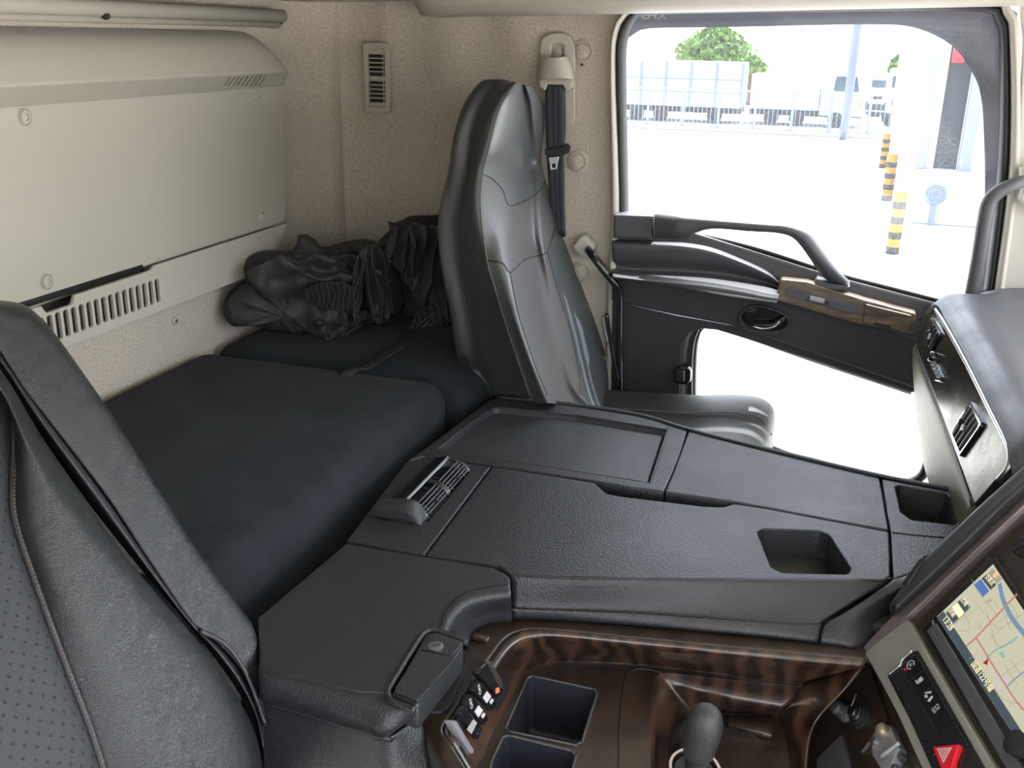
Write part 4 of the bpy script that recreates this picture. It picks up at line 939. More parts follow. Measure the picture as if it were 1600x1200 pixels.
# barrel vent: half cylinder along Y with hood
def vt(px, py, z): return FZ(z).P(*FZ(z).ab(px, py))
cv = vt(648, 722, .925); 
hood_pts = zpts(.934, [(577, 788), (600, 786), (640, 792), (668, 806)])
pA, pB = FT.ab(686, 727), FT.ab(634, 800)                         # axis ends seen from above
hy0, hy1 = FT.ab(668, 812)[1], FT.ab(722, 733)[1]
xb0, xb1 = FT.ab(588, 797)[0], FT.ab(668, 812)[0]
xm = xb0 + (xb1 - xb0) * .52
bar = []
for t in (0, .2, .4, .6, .8, 1.0):
    a = math.pi * t
    bar.append([V((xm + .5 * (xb1 - xm) - math.cos(a) * (xb1 - xm) * .5 , y, ZT - .006 + math.sin(a) * .022)) for y in (hy0, (hy0 + hy1) / 2, hy1)])
sheet('vent_cover', [[V((xb0 + .004, y, ZT - .002)) for y in (hy0, hy1)], [V((xb0 + .012, y, ZT + .010)) for y in (hy0, hy1)], [V((xm - .006, y, ZT + .017)) for y in (hy0, hy1)], [V((xm, y, ZT + .016)) for y in (hy0, hy1)], [V((xm + .001, y, ZT - .004)) for y in (hy0, hy1)]], M_PIANO, vpl, 10, 5)
tube('chrome_line', [V((xm + .001, hy0, ZT + .0168)), V((xm + .001, hy1, ZT + .0168))], .0012, M_SILVER, vpl, 6)
def hoodcap(y, name, m, wd):
    cs = []
    for yy, k in ((y - wd, .0), (y - wd * .8, .75), (y - wd * .3, 1), (y + wd * .3, 1), (y + wd, .9)):
        cs.append([V((xb0 - .004, yy, ZT - .002)), V((xb0 + .006, yy, ZT + .013 * k)), V((xm - .01, yy, ZT + .020 * k)), V((xm + .014, yy, ZT + .022 * k)), V((xb1 - .012, yy, ZT + .013 * k)), V((xb1 - .002, yy, ZT - .002))])
    return sheet(name, cs, m, vpl, 24, 4, thick=.002)
hoodcap(hy0 - .004, 'hood_end', M_CONS, .013)
for y0_, y1_ in ((hy0 + .006, (hy0 + hy1) / 2 - .003), ((hy0 + hy1) / 2 + .003, hy1 - .004)):
    vb = thing('x', (0, 0, 0)); bpy.data.objects.remove(vb)
    arc = lambda y, k=1.0, n=9: [V((xm + .004 + (xb1 - xm - .006) * math.sin(i / (n - 1) * math.pi / 2), y, ZT - .006 + .021 * k * math.cos(i / (n - 1) * math.pi / 2))) for i in range(n)]
    fr_ = tube('louvre_frame', arc(y0_) , .0026, M_PIANO, vpl, 8, 24); tube('louvre_frame', arc(y1_), .0026, M_PIANO, vpl, 8, 24)
    for i in range(1, 6):
        p = arc(0)[i + 1 if i < 7 else 7]; tube('louvre', [V((p.x, y0_, p.z)), V((p.x, y1_, p.z))], .0013, M_DOORG, vpl, 6)
    ym = (y0_ + y1_) / 2
    for k in (-.3, .3): tube('divider', [p + V((0, 0, -.003)) for p in arc(ym + k * (y1_ - y0_))], .0012, M_BLACK, vpl, 6, 12)
    p = arc(0)[5]; box('tab', (p.x, ym, p.z + .001), (.012, .004, .004), M_BLACK, vpl, .001)
# near rear panel, rounding over at its front, with the lock recess
nl = [(541, 849), (663, 869), (770, 887), (793, 897), (798, 912), (760, 918), (728, 928), (700, 944), (678, 966), (662, 990), (655, 1000), (612, 1072), (605, 1084), (560, 1086), (480, 1068), (420, 1055), (405, 1050), (402, 964)]
hand = [(664, 993), (680, 989), (722, 1005), (721, 1014), (650, 1101), (645, 1102), (613, 1088), (610, 1080)]
nlp = [(541, 849), (663, 869), (770, 887), (790, 896), (797, 903), (798, 940), (752, 948), (724, 962), (706, 984), (703, 994), (682, 989), (666, 990), (655, 1000), (612, 1072), (608, 1084), (560, 1083), (480, 1066), (420, 1053), (405, 1045), (403, 965)]
nlr = [.002, .001, .004, .008, .004, .001, .01, .01, .006, .001, .004, .01, .004, .004, .001, .004, .004, .004, .01, .002]
rear = plate('rear_panel', FT, tp([(541, 849), (663, 869), (770, 887), (790, 896), (797, 904), (797, 918), (760, 921), (722, 932), (698, 955), (688, 984), (668, 986), (652, 1000), (608, 1070), (603, 1082), (560, 1080), (480, 1062), (420, 1050), (405, 1042), (403, 965)]), .02, M_CONS, ec, r=.004, bevel=.002)
sheet('rounded_edge', [zpts(ZT - .001, [(797, 916), (760, 920), (722, 931), (697, 955), (687, 985)]), zpts(ZT - .004, [(798, 930), (762, 934), (730, 945), (708, 966), (697, 988)]), zpts(.890, [(799, 950), (765, 953), (738, 964), (718, 982), (708, 996)]), zpts(.872, [(799, 966), (768, 969), (746, 977), (732, 990), (724, 1008)]), zpts(.86, [(799, 969), (768, 972), (746, 980), (734, 993), (728, 1012)])], M_CONS, rear, 40, 5, thick=.003)
sheet('near_roll', [zpts(ZT - .001, [(403, 1040), (420, 1048), (480, 1060), (560, 1078), (606, 1082), (640, 1098)]), zpts(ZT - .006, [(404, 1058), (420, 1064), (480, 1076), (560, 1096), (606, 1108), (646, 1114)]), zpts(.895, [(405, 1084), (420, 1090), (480, 1106), (560, 1128), (600, 1144), (640, 1128)]), zpts(.872, [(405, 1098), (420, 1103), (480, 1119), (560, 1143), (600, 1156), (624, 1132)])], M_CONS, rear, 50, 5, thick=.003)
sheet('side_skirt', [zpts(.874, [(380, 1094), (405, 1101), (480, 1122), (560, 1146), (601, 1158), (626, 1136), (650, 1124)]), zpts(.865, [(380, 1110), (405, 1112), (480, 1132), (560, 1156), (606, 1168), (640, 1152), (662, 1140)]), [p + V((0, -.01, -.12)) for p in zpts(.865, [(380, 1110), (405, 1112), (480, 1132), (560, 1156), (612, 1176), (655, 1172), (690, 1172)])], [p + V((0, -.01, -.45)) for p in zpts(.865, [(380, 1110), (405, 1112), (480, 1132), (560, 1156), (616, 1178), (665, 1176), (700, 1178)])]], M_CONS, ec, 50, 6, thick=.004)
# lock box with coin slot
lb = plate('lock_box', FZ(ZT - .001), tp([(666, 992), (680, 989), (724, 1004), (722, 1016), (652, 1104), (612, 1086)]), .03, M_CONS, ec, r=.005, bevel=.002, top=.002)
plate('lock_flap', FZ(ZT + .001), tp([(655, 1020), (714, 1032), (660, 1092), (652, 1099), (616, 1086), (618, 1078)]), .004, M_CONS, lb, r=.002, bevel=.001, top=.0028)
plate('lock_face', FZ(ZT + .001), tp([(674, 995), (682, 993), (720, 1006), (722, 1011), (706, 1029), (658, 1018)]), .004, M_CONS, lb, r=.003, bevel=.001, top=.0028)
tube('recess_rim', [FT.P(*FT.ab(*p), -.0005) for p in [(648, 1109), (612, 1095), (606, 1082), (612, 1068), (655, 998), (668, 986), (682, 985), (730, 1004)]], .0034, M_CONS, lb, 8, 60)
Fk = FZ(ZT + .0038); a, b = Fk.ab(681, 1010); lathe('lock_cylinder', Fk, a, b, [(.0085, 0), (.0085, .001), (.006, .0016), (.0005, .0010)], M_SILVER, lb, 20); fbox('coin_slot', Fk, a, b, .0012, .011, .0018, .0008, M_BLACK, lb, bev=.0002, rot=.8)

Fhw = FZ(.868); plate('hollow_shade_plate', Fhw, abs_(Fhw, [(655, 1102), (724, 1012), (730, 1020), (729, 1042), (702, 1104), (690, 1112), (668, 1112)]), .004, M_BLACK, lb, r=.003, bevel=.0008)  # flat black plate, painted shade of the hollow beside the lock box
# walnut surround: rim crest, inner walls, floor
wt = thing('walnut_tray', (-.15, 1.0, .80), 'glossy dark walnut tray with bins around the gear lever', 'console tray')
crest = [(1352, 1034), (1250, 1024), (1100, 1010), (1000, 1000), (900, 990), (850, 986), (820, 987), (795, 996), (776, 1016), (745, 1062), (715, 1108), (692, 1142), (706, 1168), (735, 1215)]
outer = [(1352, 1014), (1250, 1004), (1100, 991), (1000, 983), (900, 975), (840, 970), (800, 969), (765, 974), (742, 988), (715, 1028), (685, 1080), (655, 1122), (672, 1160), (700, 1215)]
inner_top = [(1346, 1040), (1250, 1031), (1100, 1017), (1000, 1007), (900, 997), (856, 994), (830, 996), (806, 1006), (786, 1026), (757, 1070), (728, 1114), (704, 1146), (716, 1168), (742, 1215)]
floor_e = [(1255, 1068), (1200, 1062), (1110, 1050), (1000, 1038), (900, 1033), (858, 1034), (832, 1040), (818, 1050), (808, 1066), (790, 1100), (768, 1142), (750, 1178), (742, 1195), (735, 1215)]
ZW = .862; ZF = .800
W0 = zpts(ZW - .006, outer); W1 = zpts(ZW, crest); W2 = zpts(ZW - .004, inner_top)
W3 = zpts(ZF + .006, [(x, y - 5) for x, y in floor_e]); W4 = zpts(ZF, floor_e)
sheet('rim', [[p + V((0, 0, -.03)) for p in W0], W0, [a.lerp(b, .5) + V((0, 0, .002)) for a, b in zip(W0, W1)], W1], M_WOOD_S, wt, 120, 4, thick=.003)
sheet('inner_wall', [W1, W2, [a.lerp(b, .5) for a, b in zip(W2, W3)], W3, W4], M_WOOD, wt, 120, 4, thick=.003)
FF = FZ(ZF)
fl_px = [(1258, 1068.5), (1200, 1062), (1110, 1050), (1000, 1038), (900, 1033), (858, 1034), (832, 1040), (818, 1050), (808, 1066), (768, 1142), (742, 1195), (732, 1260), (1016, 1290), (1015, 1130), (1015, 1075), (1024, 1056), (1040, 1050.5), (1100, 1055.5), (1180, 1063.5)]
bin1 = [(824, 1060), (832, 1057), (928, 1078), (933, 1084), (910, 1158), (902, 1166), (796, 1144), (790, 1138)]
bin2 = [(786, 1152), (795, 1150), (893, 1174), (900, 1182), (880, 1260), (760, 1240), (768, 1190)]
gh_ = [(1016, 1260), (1015, 1075), (1024, 1056), (1040, 1050), (1258, 1070), (1255, 1150), (1230, 1260)]
fl = plate('tray_floor', FF, abs_(FF, fl_px), .006, M_WOOD_S, wt, holes=[abs_(FF, bin1), abs_(FF, bin2)], r=0, hr=.006, bevel=.001)
for bb in (bin1, bin2):
    tin_ = round_poly(abs_(FF, bb), .006)
    pk = pocket('bin', FF, abs_(FF, bb), .075, mat('bin_lining', (.018, .019, .026), .45) if bb is bin1 else bpy.data.materials['bin_lining'], wt, r=.006, shrink=.90, top=-.001)
    tube('bin_rim', [FF.P(a, b, .0008) for a, b in tin_], .0016, M_DOORG, wt, 6, 90, closed=True)
F_ = FZ(.727)
text('bin_mark', FZ(.7265), *FZ(.7265).ab(858, 1142), .012, 'A', M_GREYP, wt, rot=-.2)
# shift housing, slightly proud seam and deep recess
tube('housing_seam', [FF.P(*FF.ab(*p), .0002) for p in [(966, 1215), (968, 1140), (973, 1080), (978, 1056), (992, 1046), (1010, 1046), (1035, 1051)]], .0012, M_BLACK, wt, 6, 60)
G0 = zpts(ZF + .0005, [(1016, 1240), (1015, 1130), (1016, 1075), (1024, 1056), (1040, 1050), (1100, 1055), (1180, 1062), (1258, 1069)])
G1 = zpts(ZF - .012, [(1030, 1240), (1028, 1150), (1030, 1100), (1038, 1078), (1052, 1072), (1100, 1083), (1160, 1094), (1225, 1104)])
G2 = zpts(ZF - .05, [(1046, 1240), (1045, 1190), (1050, 1150), (1066, 1126), (1090, 1116), (1120, 1114), (1160, 1116), (1212, 1122)])
sheet('shift_recess', [G0, G1, G2], M_WOOD, wt, 70, 8, thick=.003)
FSh = FZ(ZF - .05)
plate('recess_floor', FSh, abs_(FSh, [(1040, 1290), (1045, 1180), (1055, 1145), (1075, 1120), (1100, 1113), (1214, 1120), (1228, 1150), (1250, 1290)]), .005, M_WOOD_S, wt, r=.004, bevel=.001)
box('recess_step', tuple(onZ(1172, 1136, ZF - .045)), (.055, .022, .010), M_WOOD_S, wt, .004)
plate('shift_plate', FZ(ZF - .046), abs_(FZ(ZF - .046), [(1060, 1280), (1062, 1160), (1100, 1136), (1165, 1142), (1196, 1166), (1214, 1280)]), .004, M_WOOD_S, wt, r=.01, bevel=.001, top=.004)
def zz(*q): return [onZ(a, b, c) for a, b, c in q]
sheet('recess_side', [zz((1256, 1067, ZF + .001), (1300, 1052, .828), (1352, 1034, .858)), zz((1232, 1104, ZF - .012), (1276, 1092, .806), (1318, 1078, .83)), zz((1214, 1122, ZF - .05), (1240, 1140, ZF - .04), (1268, 1138, ZF - .02)), zz((1224, 1180, ZF - .055), (1242, 1240, ZF - .055), (1256, 1240, ZF - .05))], M_WOOD, wt, 30, 6, thick=.003)
# switches on the left inner wall of the tray
p0, p1, p2_ = onZ(786, 1026, ZW - .004), onZ(704, 1146, ZW - .004), onZ(768, 1142, ZF)
FW = Frame(p1, p1 - p0, (0, 0, 1))
vdir = (p0.lerp(p1, .5) - p2_)
FW = Frame(p1, (p1 - p0), vdir)
if FW.n.x < 0: FW = Frame(p1, (p0 - p1), vdir)
swg = thing('switch_group', FW.P(.05, -.03, .004), 'four rocker switches in a slanted row on the walnut tray wall', 'switches')
swb = plate('switch_bed', FW, abs_(FW, [(760, 1036), (788, 1072), (790, 1082), (744, 1168), (736, 1176), (708, 1128)]), .006, M_BLACK, swg, r=.003, bevel=.001, top=.0035)
def sw(px, name, m, top=.011): F = FW.up(top); return plate(name, F, abs_(F, px), .010, m, swg, r=.002, bevel=.0018)
s = sw([(762, 1034), (770, 1037), (789, 1072), (787, 1080), (778, 1090), (748, 1052), (752, 1044)], 'switch', M_PIANO)
plate('chrome_edge', FW.up(.0125), abs_(FW.up(.0125), [(762, 1033), (767, 1033), (784, 1062), (788, 1078), (783, 1074), (776, 1062)]), .004, M_SILVER, s, r=.001, bevel=.0008, top=0)
plate('lamp', FW.up(.0120), abs_(FW.up(.0120), [(776, 1076), (780, 1074), (781, 1081), (776, 1084)]), .002, M_ORANGE, s, bevel=.0003, top=0)
for dx, dy in ((0, 0), (-13, 22)):
    s = sw([(748 + dx, 1063 + dy), (756 + dx, 1067 + dy), (777 + dx, 1098 + dy), (776 + dx, 1104 + dy), (769 + dx, 1112 + dy), (741 + dx, 1080 + dy)], 'switch', M_PIANO)
    plate('white_label', FW.up(.0116), abs_(FW.up(.0116), [(755 + dx, 1090 + dy), (761 + dx, 1080 + dy), (768 + dx, 1088 + dy), (761 + dx, 1099 + dy)]), .001, M_WHITE, s, bevel=.0002, top=0)
    plate('white_mark', FW.up(.0116), abs_(FW.up(.0116), [(765 + dx, 1097 + dy), (769 + dx, 1091 + dy), (772 + dx, 1094 + dy), (768 + dx, 1101 + dy)]), .001, M_WHITE, s, bevel=.0002, top=0)
    text('lettering', FW.up(.0113), *FW.up(.0113).ab(752 + dx, 1083 + dy), .0075, 'OFF', M_WHITE, s, rot=1.57)
s = sw([(727, 1102), (748, 1130), (756, 1140), (748, 1156), (722, 1120), (720, 1114)], 'switch', M_PIANO)
s2_ = sw([(706, 1126), (714, 1126), (732, 1156), (742, 1172), (740, 1178), (734, 1178), (708, 1132)], 'silver_rocker', mat('satin_grey_plastic', (.17, .165, .19), .35), .013)
plate('switch_label', FW.up(.0116), abs_(FW.up(.0116), [(730, 1140), (740, 1124), (746, 1129), (737, 1147)]), .001, M_GREYP, s, bevel=.0002, top=0)
tube('coat_hook', [onZ(740, 994, .868), onZ(752, 996, .868), onZ(763, 1001, .866)], .005, M_WOOD_S, wt, 8, 12)

# ------------------------------------------------------------------ gear lever
gl = thing('gear_lever', onY(1095, 1195, .86), 'short gear lever with a black leather knob and chrome collar', 'gear lever')
base = onY(1088, 1192, .87); topk_ = onY(1106, 1108, .86); ax = (topk_ - base).normalized()
FK = Frame(base, ax.cross(V((0, 1, 0))).normalized(), ax.cross(ax.cross(V((0, 1, 0)))).normalized())
if FK.n.dot(ax) < 0: FK = Frame(base, FK.u, -FK.v)
Hk = (topk_ - base).length
kn = lathe('knob', FK, 0, 0, [(.0125, Hk * .10), (.0155, Hk * .18), (.0165, Hk * .35), (.0178, Hk * .55), (.0185, Hk * .72), (.0165, Hk * .88), (.0125, Hk * .97), (.0065, Hk * 1.02), (.0005, Hk * 1.03)], leather('knob_leather', (.028, .028, .03), .30, 500, .4), gl, 32, sx=1.05, sy=1.0)
kn.modifiers.new('s', 'SUBSURF').render_levels = 1
lathe('ferrule', FK, 0, 0, [(.0118, -.004), (.0125, .0), (.0128, Hk * .13), (.0110, Hk * .14)], M_BLACK, gl, 28)
lathe('button', FK, .0, -.0115, [(.003, .002), (.003, .006), (.0005, .0062)], M_SILVER, gl, 12)
lathe('collar', FK, 0, 0, [(.026, -.020), (.0285, -.014), (.0275, -.008), (.0245, -.008), (.0225, -.018)], M_CHROME, gl, 32)
tube('shaft', [FK.P(0, 0, -.06), FK.P(0, 0, 0)], .009, M_BLACK, gl, 14)
lathe('boot', FK, 0, 0, [(.040, -.075), (.034, -.05), (.028, -.03), (.021, -.012)], M_RUBBER, gl, 28)

# ------------------------------------------------------------------ dashboard, passenger side
da = thing('dashboard', (.4, 1.6, .9), 'grey padded passenger dashboard with glossy dark fascia and two vents', 'dashboard')
d1, d2, d3, d4 = onZ(1465, 490, 1.08), onZ(1575, 720, 1.08), onZ(1432, 535, 1.0), onZ(1520, 790, 1.0)
vv = ((d1 + d2) / 2 - (d3 + d4) / 2); FDa = Frame(d2, d2 - d1, vv)
fas = [(1430, 536), (1436, 515), (1462, 487), (1478, 512), (1510, 570), (1545, 640), (1572, 695), (1577, 712), (1574, 730), (1560, 746), (1522, 790)]
plate('fascia', FDa, abs_(FDa, fas), .02, mat('scuffed_gloss_fascia', (.022, .022, .016), .26, spec=.2, wear=.1, mottle=.6, mscale=30), da, r=[.004, .006, .006, 0, 0, 0, .01, .006, .006, .006, .002], bevel=.003)
trim = [(1463, 484), (1480, 510), (1512, 568), (1547, 638), (1574, 692), (1580, 712), (1577, 732), (1562, 750)]
tube('silver_trim', [FDa.hit(*p, .002) for p in trim], .0045, M_SILVER, da, 10, 80)
pl0 = [FDa.hit(*p, -.001) for p in [(1440, 505), (1466, 482), (1484, 508), (1516, 566), (1551, 636), (1578, 690), (1584, 712), (1582, 735), (1570, 755)]]
pad = [pl0, [p + V((.012, 0, .014)) for p in pl0], [p + V((.035, 0, .022)) for p in pl0], [V((.34, p.y, 1.108)) for p in pl0], [V((.60, p.y, 1.09)) for p in pl0]]
sheet('dash_pad', pad, M_DASH, da, 60, 8, thick=.01)
pe = onY(1470, 482, 2.03)
box('dash_end', (.42, 1.98, 1.0), (.36, .10, .16), M_DASH, da, .03)
gb_top = [FDa.hit(*p, -.004) for p in [(1431, 537), (1450, 590), (1475, 655), (1500, 730), (1521, 792)]]
gb = sheet('glovebox', [gb_top, [p + V((-.003, .002, -.02)) for p in gb_top], [V((p.x + .010, p.y, .90)) for p in gb_top], [V((p.x + .035, p.y, .80)) for p in gb_top], [V((p.x + .07, p.y, .70)) for p in gb_top], [V((p.x + .15, p.y, .60)) for p in gb_top]], mat('glovebox_reflected_tint', (.10, .105, .068), .5, spec=.25, bump=.2, bscale=500, mottle=.15, mscale=25), da, 50, 7, thick=.01)  # olive base colour holds the yellow-green reflection of the ground on dark plastic
sheet('glovebox_side', [[gb_top[0] + V((0, .0, .0)), V((gb_top[0].x + .02, 2.0, .86)), V((gb_top[0].x + .07, 2.0, .70))], [gb_top[0] + V((.06, .04, .0)), V((gb_top[0].x + .08, 2.05, .86)), V((gb_top[0].x + .13, 2.05, .70))]], M_DASH, da, 20, 4)
box('dash_core', (.50, 1.55, .86), (.40, .86, .40), M_BLACK, da, .02)
tube('glovebox_seam', [FDa.hit(*p, -.002) for p in [(1430, 540), (1450, 592), (1475, 657), (1500, 732), (1519, 790)]], .0018, M_BLACK, da, 6, 40)
def dvent(c4, nb_, name):
    # c4: px corners (far-top, near-top, near-bottom, far-bottom)
    pts = abs_(FDa, c4); cx_ = sum(p[0] for p in pts) / 4; cy_ = sum(p[1] for p in pts) / 4
    inn = [(cx_ + (p[0] - cx_) * .82, cy_ + (p[1] - cy_) * .80) for p in pts]
    v = plate(name, FDa, pts, .010, M_PIANO, da, holes=[inn], r=.006, hr=.004, bevel=.002, top=.005)
    plate('vent_back', FDa, [(cx_ + (p[0] - cx_) * .86, cy_ + (p[1] - cy_) * .84) for p in pts], .002, M_BLACK, v, bevel=.0004, top=.0012)
    for i in range(nb_):
        t = (i + .5) / nb_; a = (inn[0][0] + (inn[1][0] - inn[0][0]) * t, inn[0][1] + (inn[1][1] - inn[0][1]) * t); b = (inn[3][0] + (inn[2][0] - inn[3][0]) * t, inn[3][1] + (inn[2][1] - inn[3][1]) * t)
        A_, B_ = FDa.P(*a, .004), FDa.P(*b, .004); d = (B_ - A_)
        tube('blade', [A_, B_], .0022, M_DOORG, v, 6, flat=1.4)
    m_ = FDa.P(cx_, cy_, .008); fbox('tab', FDa, cx_, cy_, .004, .006, .010, .006, M_SILVER, v, bev=.0015, rot=.6)
    lathe('thumb_wheel', Frame(FDa.P(inn[0][0], (inn[0][1] + inn[3][1]) / 2, .001), FDa.v, FDa.n), 0, 0, [(.008, -.002), (.008, .002)], M_BLACK, v, 20)
    return v
dvent([(1463, 501), (1473, 522), (1457, 549), (1444, 537)], 3, 'side_vent')
dvent([(1521, 628), (1540, 664), (1504, 715), (1489, 678)], 4, 'centre_vent')
a, b = FDa.ab(1462, 559); lathe('dash_knob', FDa, a, b, [(.009, 0), (.009, .010), (.007, .012), (.0005, .012)], M_PIANO, da, 20)
plate('switch_strip', FDa, abs_(FDa, [(1452, 548), (1458, 552), (1474, 590), (1472, 597), (1464, 596), (1450, 562)]), .006, M_PIANO, da, r=.003, bevel=.0015, top=.004)
for i in range(4):
    x, y = 1460 + i * 3.0, 570 + i * 6.4
    plate('strip_button', FDa, abs_(FDa, [(x - 2, y - 2), (x + 5, y - 4), (x + 7, y), (x, y + 3)]), .004, M_DOORG, da, r=.001, bevel=.0008, top=.007)

# ------------------------------------------------------------------ centre control panel angled to the driver
FC_ = Frame((.099, 1.1, .86), (.283, -.959, 0), (.522, .154, .839))
cs_th = thing('control_panel', (.18, 1.0, .86), 'driver-facing control panel with a map screen, push buttons and red hazard button', 'control panel')
def cpl(name, px, th, m, top=0, par=cs_th, r=.003, bevel=.0015, holes=(), hr=0):
    F = FC_.up(top); return plate(name, F, abs_(F, px), th, m, par, r=r, bevel=bevel, holes=[abs_(F, h) for h in holes], hr=hr)
cpl('panel_body', [(1362, 1010), (1600, 790), (1800, 620), (2050, 1100), (1640, 1420), (1460, 1200)], .07, M_WOOD_S, top=-.003, r=.004)
# hooded ridge on the passenger side
def cpt(px, d): return [FC_.hit(x, y, d) for x, y in px]
h0 = [(1392, 945), (1440, 884), (1500, 832), (1560, 780), (1620, 728), (1700, 655)]
h1 = [(1394, 934), (1445, 870), (1505, 818), (1560, 768), (1620, 712), (1700, 640)]
sheet('hood', [[p + V((.02, .03, -.06)) for p in cpt([(1385, 965), (1432, 910), (1490, 850), (1550, 798), (1610, 745), (1700, 668)], .0)], cpt([(1390, 948), (1436, 888), (1496, 828), (1552, 775), (1612, 722), (1700, 645)], .012), cpt([(1398, 945), (1446, 890), (1506, 830), (1562, 780), (1620, 728), (1700, 655)], .020), cpt([(1402, 950), (1452, 902), (1512, 844), (1570, 788), (1626, 738), (1700, 668)], .018), cpt([(1398, 962), (1452, 914), (1514, 858), (1575, 800), (1630, 750), (1700, 684)], .004)], mat('hood_black', (.028, .028, .030), .5, bump=.5, bscale=450), cs_th, 60, 5, thick=.004)
cpl('hood_clip', [(1408, 912), (1436, 872), (1442, 870), (1440, 878), (1416, 914)], .012, M_BLACK, top=.022, r=.002)
cpl('bronze_trim', [(1338, 1026), (1356, 1002), (1400, 957), (1452, 908), (1514, 852), (1575, 796), (1630, 747), (1634, 757), (1580, 808), (1516, 868), (1456, 926), (1414, 966), (1356, 1014), (1346, 1024)], .012, M_PINK, top=.004, r=.001, bevel=.001)
cpl('bezel', [(1352, 1022), (1360, 1010), (1416, 966), (1424, 976), (1490, 1090), (1556, 1200), (1620, 1310), (1520, 1360), (1440, 1200), (1400, 1112)], .014, M_GREIGE, top=.006, r=[.003, .006, .003, 0, 0, 0, 0, 0, 0, 0], bevel=.002)
bb = cpl('button_bed', [(1386, 1056), (1406, 1042), (1408, 1034), (1424, 1018), (1434, 1016), (1470, 1078), (1530, 1184), (1590, 1290), (1520, 1330), (1455, 1200), (1420, 1122)], .006, M_PIANO, top=.0075, r=[.002, .002, .002, .002, .004, 0, 0, 0, 0, 0, 0], bevel=.001)
tube('chrome_edge', cpt([(1388, 1054), (1406, 1040), (1409, 1032), (1425, 1017)], .008), .0013, M_CHROME, bb, 6, 20)
bw = [((1410, 1038), (1431, 1020), (1446, 1046), (1424, 1062)), ((1425, 1064), (1447, 1048), (1459, 1070), (1438, 1088)), ((1439, 1090), (1461, 1073), (1474, 1096), (1452, 1114)), ((1453, 1117), (1475, 1099), (1489, 1122), (1466, 1140)), ((1467, 1143), (1490, 1125), (1512, 1163), (1482, 1172))]
bl_ = [((1390, 1058), (1408, 1044), (1422, 1062), (1402, 1080)), ((1403, 1083), (1422, 1066), (1435, 1090), (1415, 1106)), ((1416, 1109), (1436, 1093), (1449, 1116), (1428, 1132)), ((1429, 1135), (1450, 1119), (1464, 1142), (1441, 1157)), ((1443, 1160), (1465, 1146), (1476, 1168), (1454, 1182))]
btns = [cpl('push_button', q, .006, M_PIANO, top=.0095, r=.0015, bevel=.0008) for q in bw]
for q in bl_: cpl('push_button', q, .006, M_PIANO, top=.0088, r=.0015, bevel=.0008)
Fi = FC_.up(.0097)
def mark(px, m=M_WHITE, par=btns[0]): return plate('symbol', Fi, abs_(Fi, px), .0006, m, par, bevel=.0001, top=.0004)
# A in a circle
a, b = Fi.ab(1423, 1039)
tube('symbol_ring', [Fi.P(a + .0052 * math.cos(t), b + .0052 * math.sin(t), .0003) for t in [i * .5236 + .6 for i in range(11)]], .0005, M_WHITE, btns[0], 5, 40)
text('symbol_letter', Fi, a, b - .0024, .0075, 'A', M_WHITE, btns[0], align='CENTER')
mark([(1412, 1046), (1415, 1044), (1417, 1047), (1414, 1049)], M_RED)
mark([(1434, 1062), (1440, 1057), (1443, 1062), (1437, 1067)], par=btns[1]); mark([(1430, 1062), (1434, 1064), (1436, 1069), (1432, 1068)], par=btns[1])
mark([(1444, 1082), (1455, 1080), (1455, 1083), (1447, 1084)], par=btns[2]); mark([(1449, 1095), (1456, 1087), (1458, 1089), (1452, 1097)], par=btns[2]); mark([(1444, 1087), (1448, 1085), (1450, 1089), (1446, 1091)], par=btns[2])
text('symbol_letter', Fi, *Fi.ab(1460, 1104), .0075, 'DI', M_WHITE, btns[3]); text('symbol_letter', Fi, *Fi.ab(1455, 1108), .005, 'OFF', M_WHITE, btns[3])
hz = cpl('hazard_button', [(1456, 1166), (1499, 1162), (1490, 1186), (1484, 1215), (1475, 1215)], .010, M_RED, top=.013, r=.002, bevel=.0015)
Fh2 = FC_.up(.0131)
def tri(k, m):
    c = (1476, 1177); P = [(1464, 1170), (1487, 1168), (1474, 1192)]
    return plate('hazard_triangle', Fh2, abs_(Fh2, [(c[0] + (x - c[0]) * k, c[1] + (y - c[1]) * k) for x, y in P]), .0006, m, hz, bevel=.0001, top=.0004 + .0003 * (1 - k))
tri(1, M_WHITE); tri(.78, M_RED); tri(.6, M_WHITE); tri(.38, M_RED); tri(.2, M_WHITE)
# navigation unit
nv = cpl('navigation_unit', [(1438, 984), (1546, 868), (1556, 870), (1700, 1110), (1590, 1240), (1580, 1220)], .016, M_PIANO, top=.006, r=.003, bevel=.0015)
cpl('disc_slot_door', [(1447, 985), (1462, 972), (1616, 1230), (1596, 1244)], .004, M_DOORG, top=.0075, par=nv, r=.002)
Fs = FC_.up(.0062)
def E_(name, rgb, s=1.0): return emit(name, rgb, s)
M_MAP = E_('map_ground', (.44, .42, .31), .42); M_MBAR = E_('map_bar', (.045, .06, .07), .5); M_MRIV = E_('map_river', (.12, .18, .27), .5); M_MRED = E_('map_main_road', (.34, .14, .13), .5)
M_MGR = E_('map_minor_road', (.20, .19, .15), .6); M_MTEAL = E_('map_canal', (.18, .28, .25), .5); M_MCREAM = E_('map_cream', (.55, .46, .28), .7); M_MBLUE = E_('map_blue_sign', (.05, .10, .25), .6); M_MPUR = E_('map_purple', (.30, .25, .42), .6)
disp = [(1464, 964), (1552, 882), (1680, 1075), (1590, 1158)]
ab_ = abs_(Fs, disp)
scr = plate('screen', Fs, ab_, .001, M_MAP, nv, bevel=.0002, top=.0006)
Fm_ = Fs.up(.0006)
def mp_(px, m, name='map_area', t=.0002): return plate(name, Fm_, abs_(Fm_, px), .0002, m, scr, bevel=.00003, top=t)
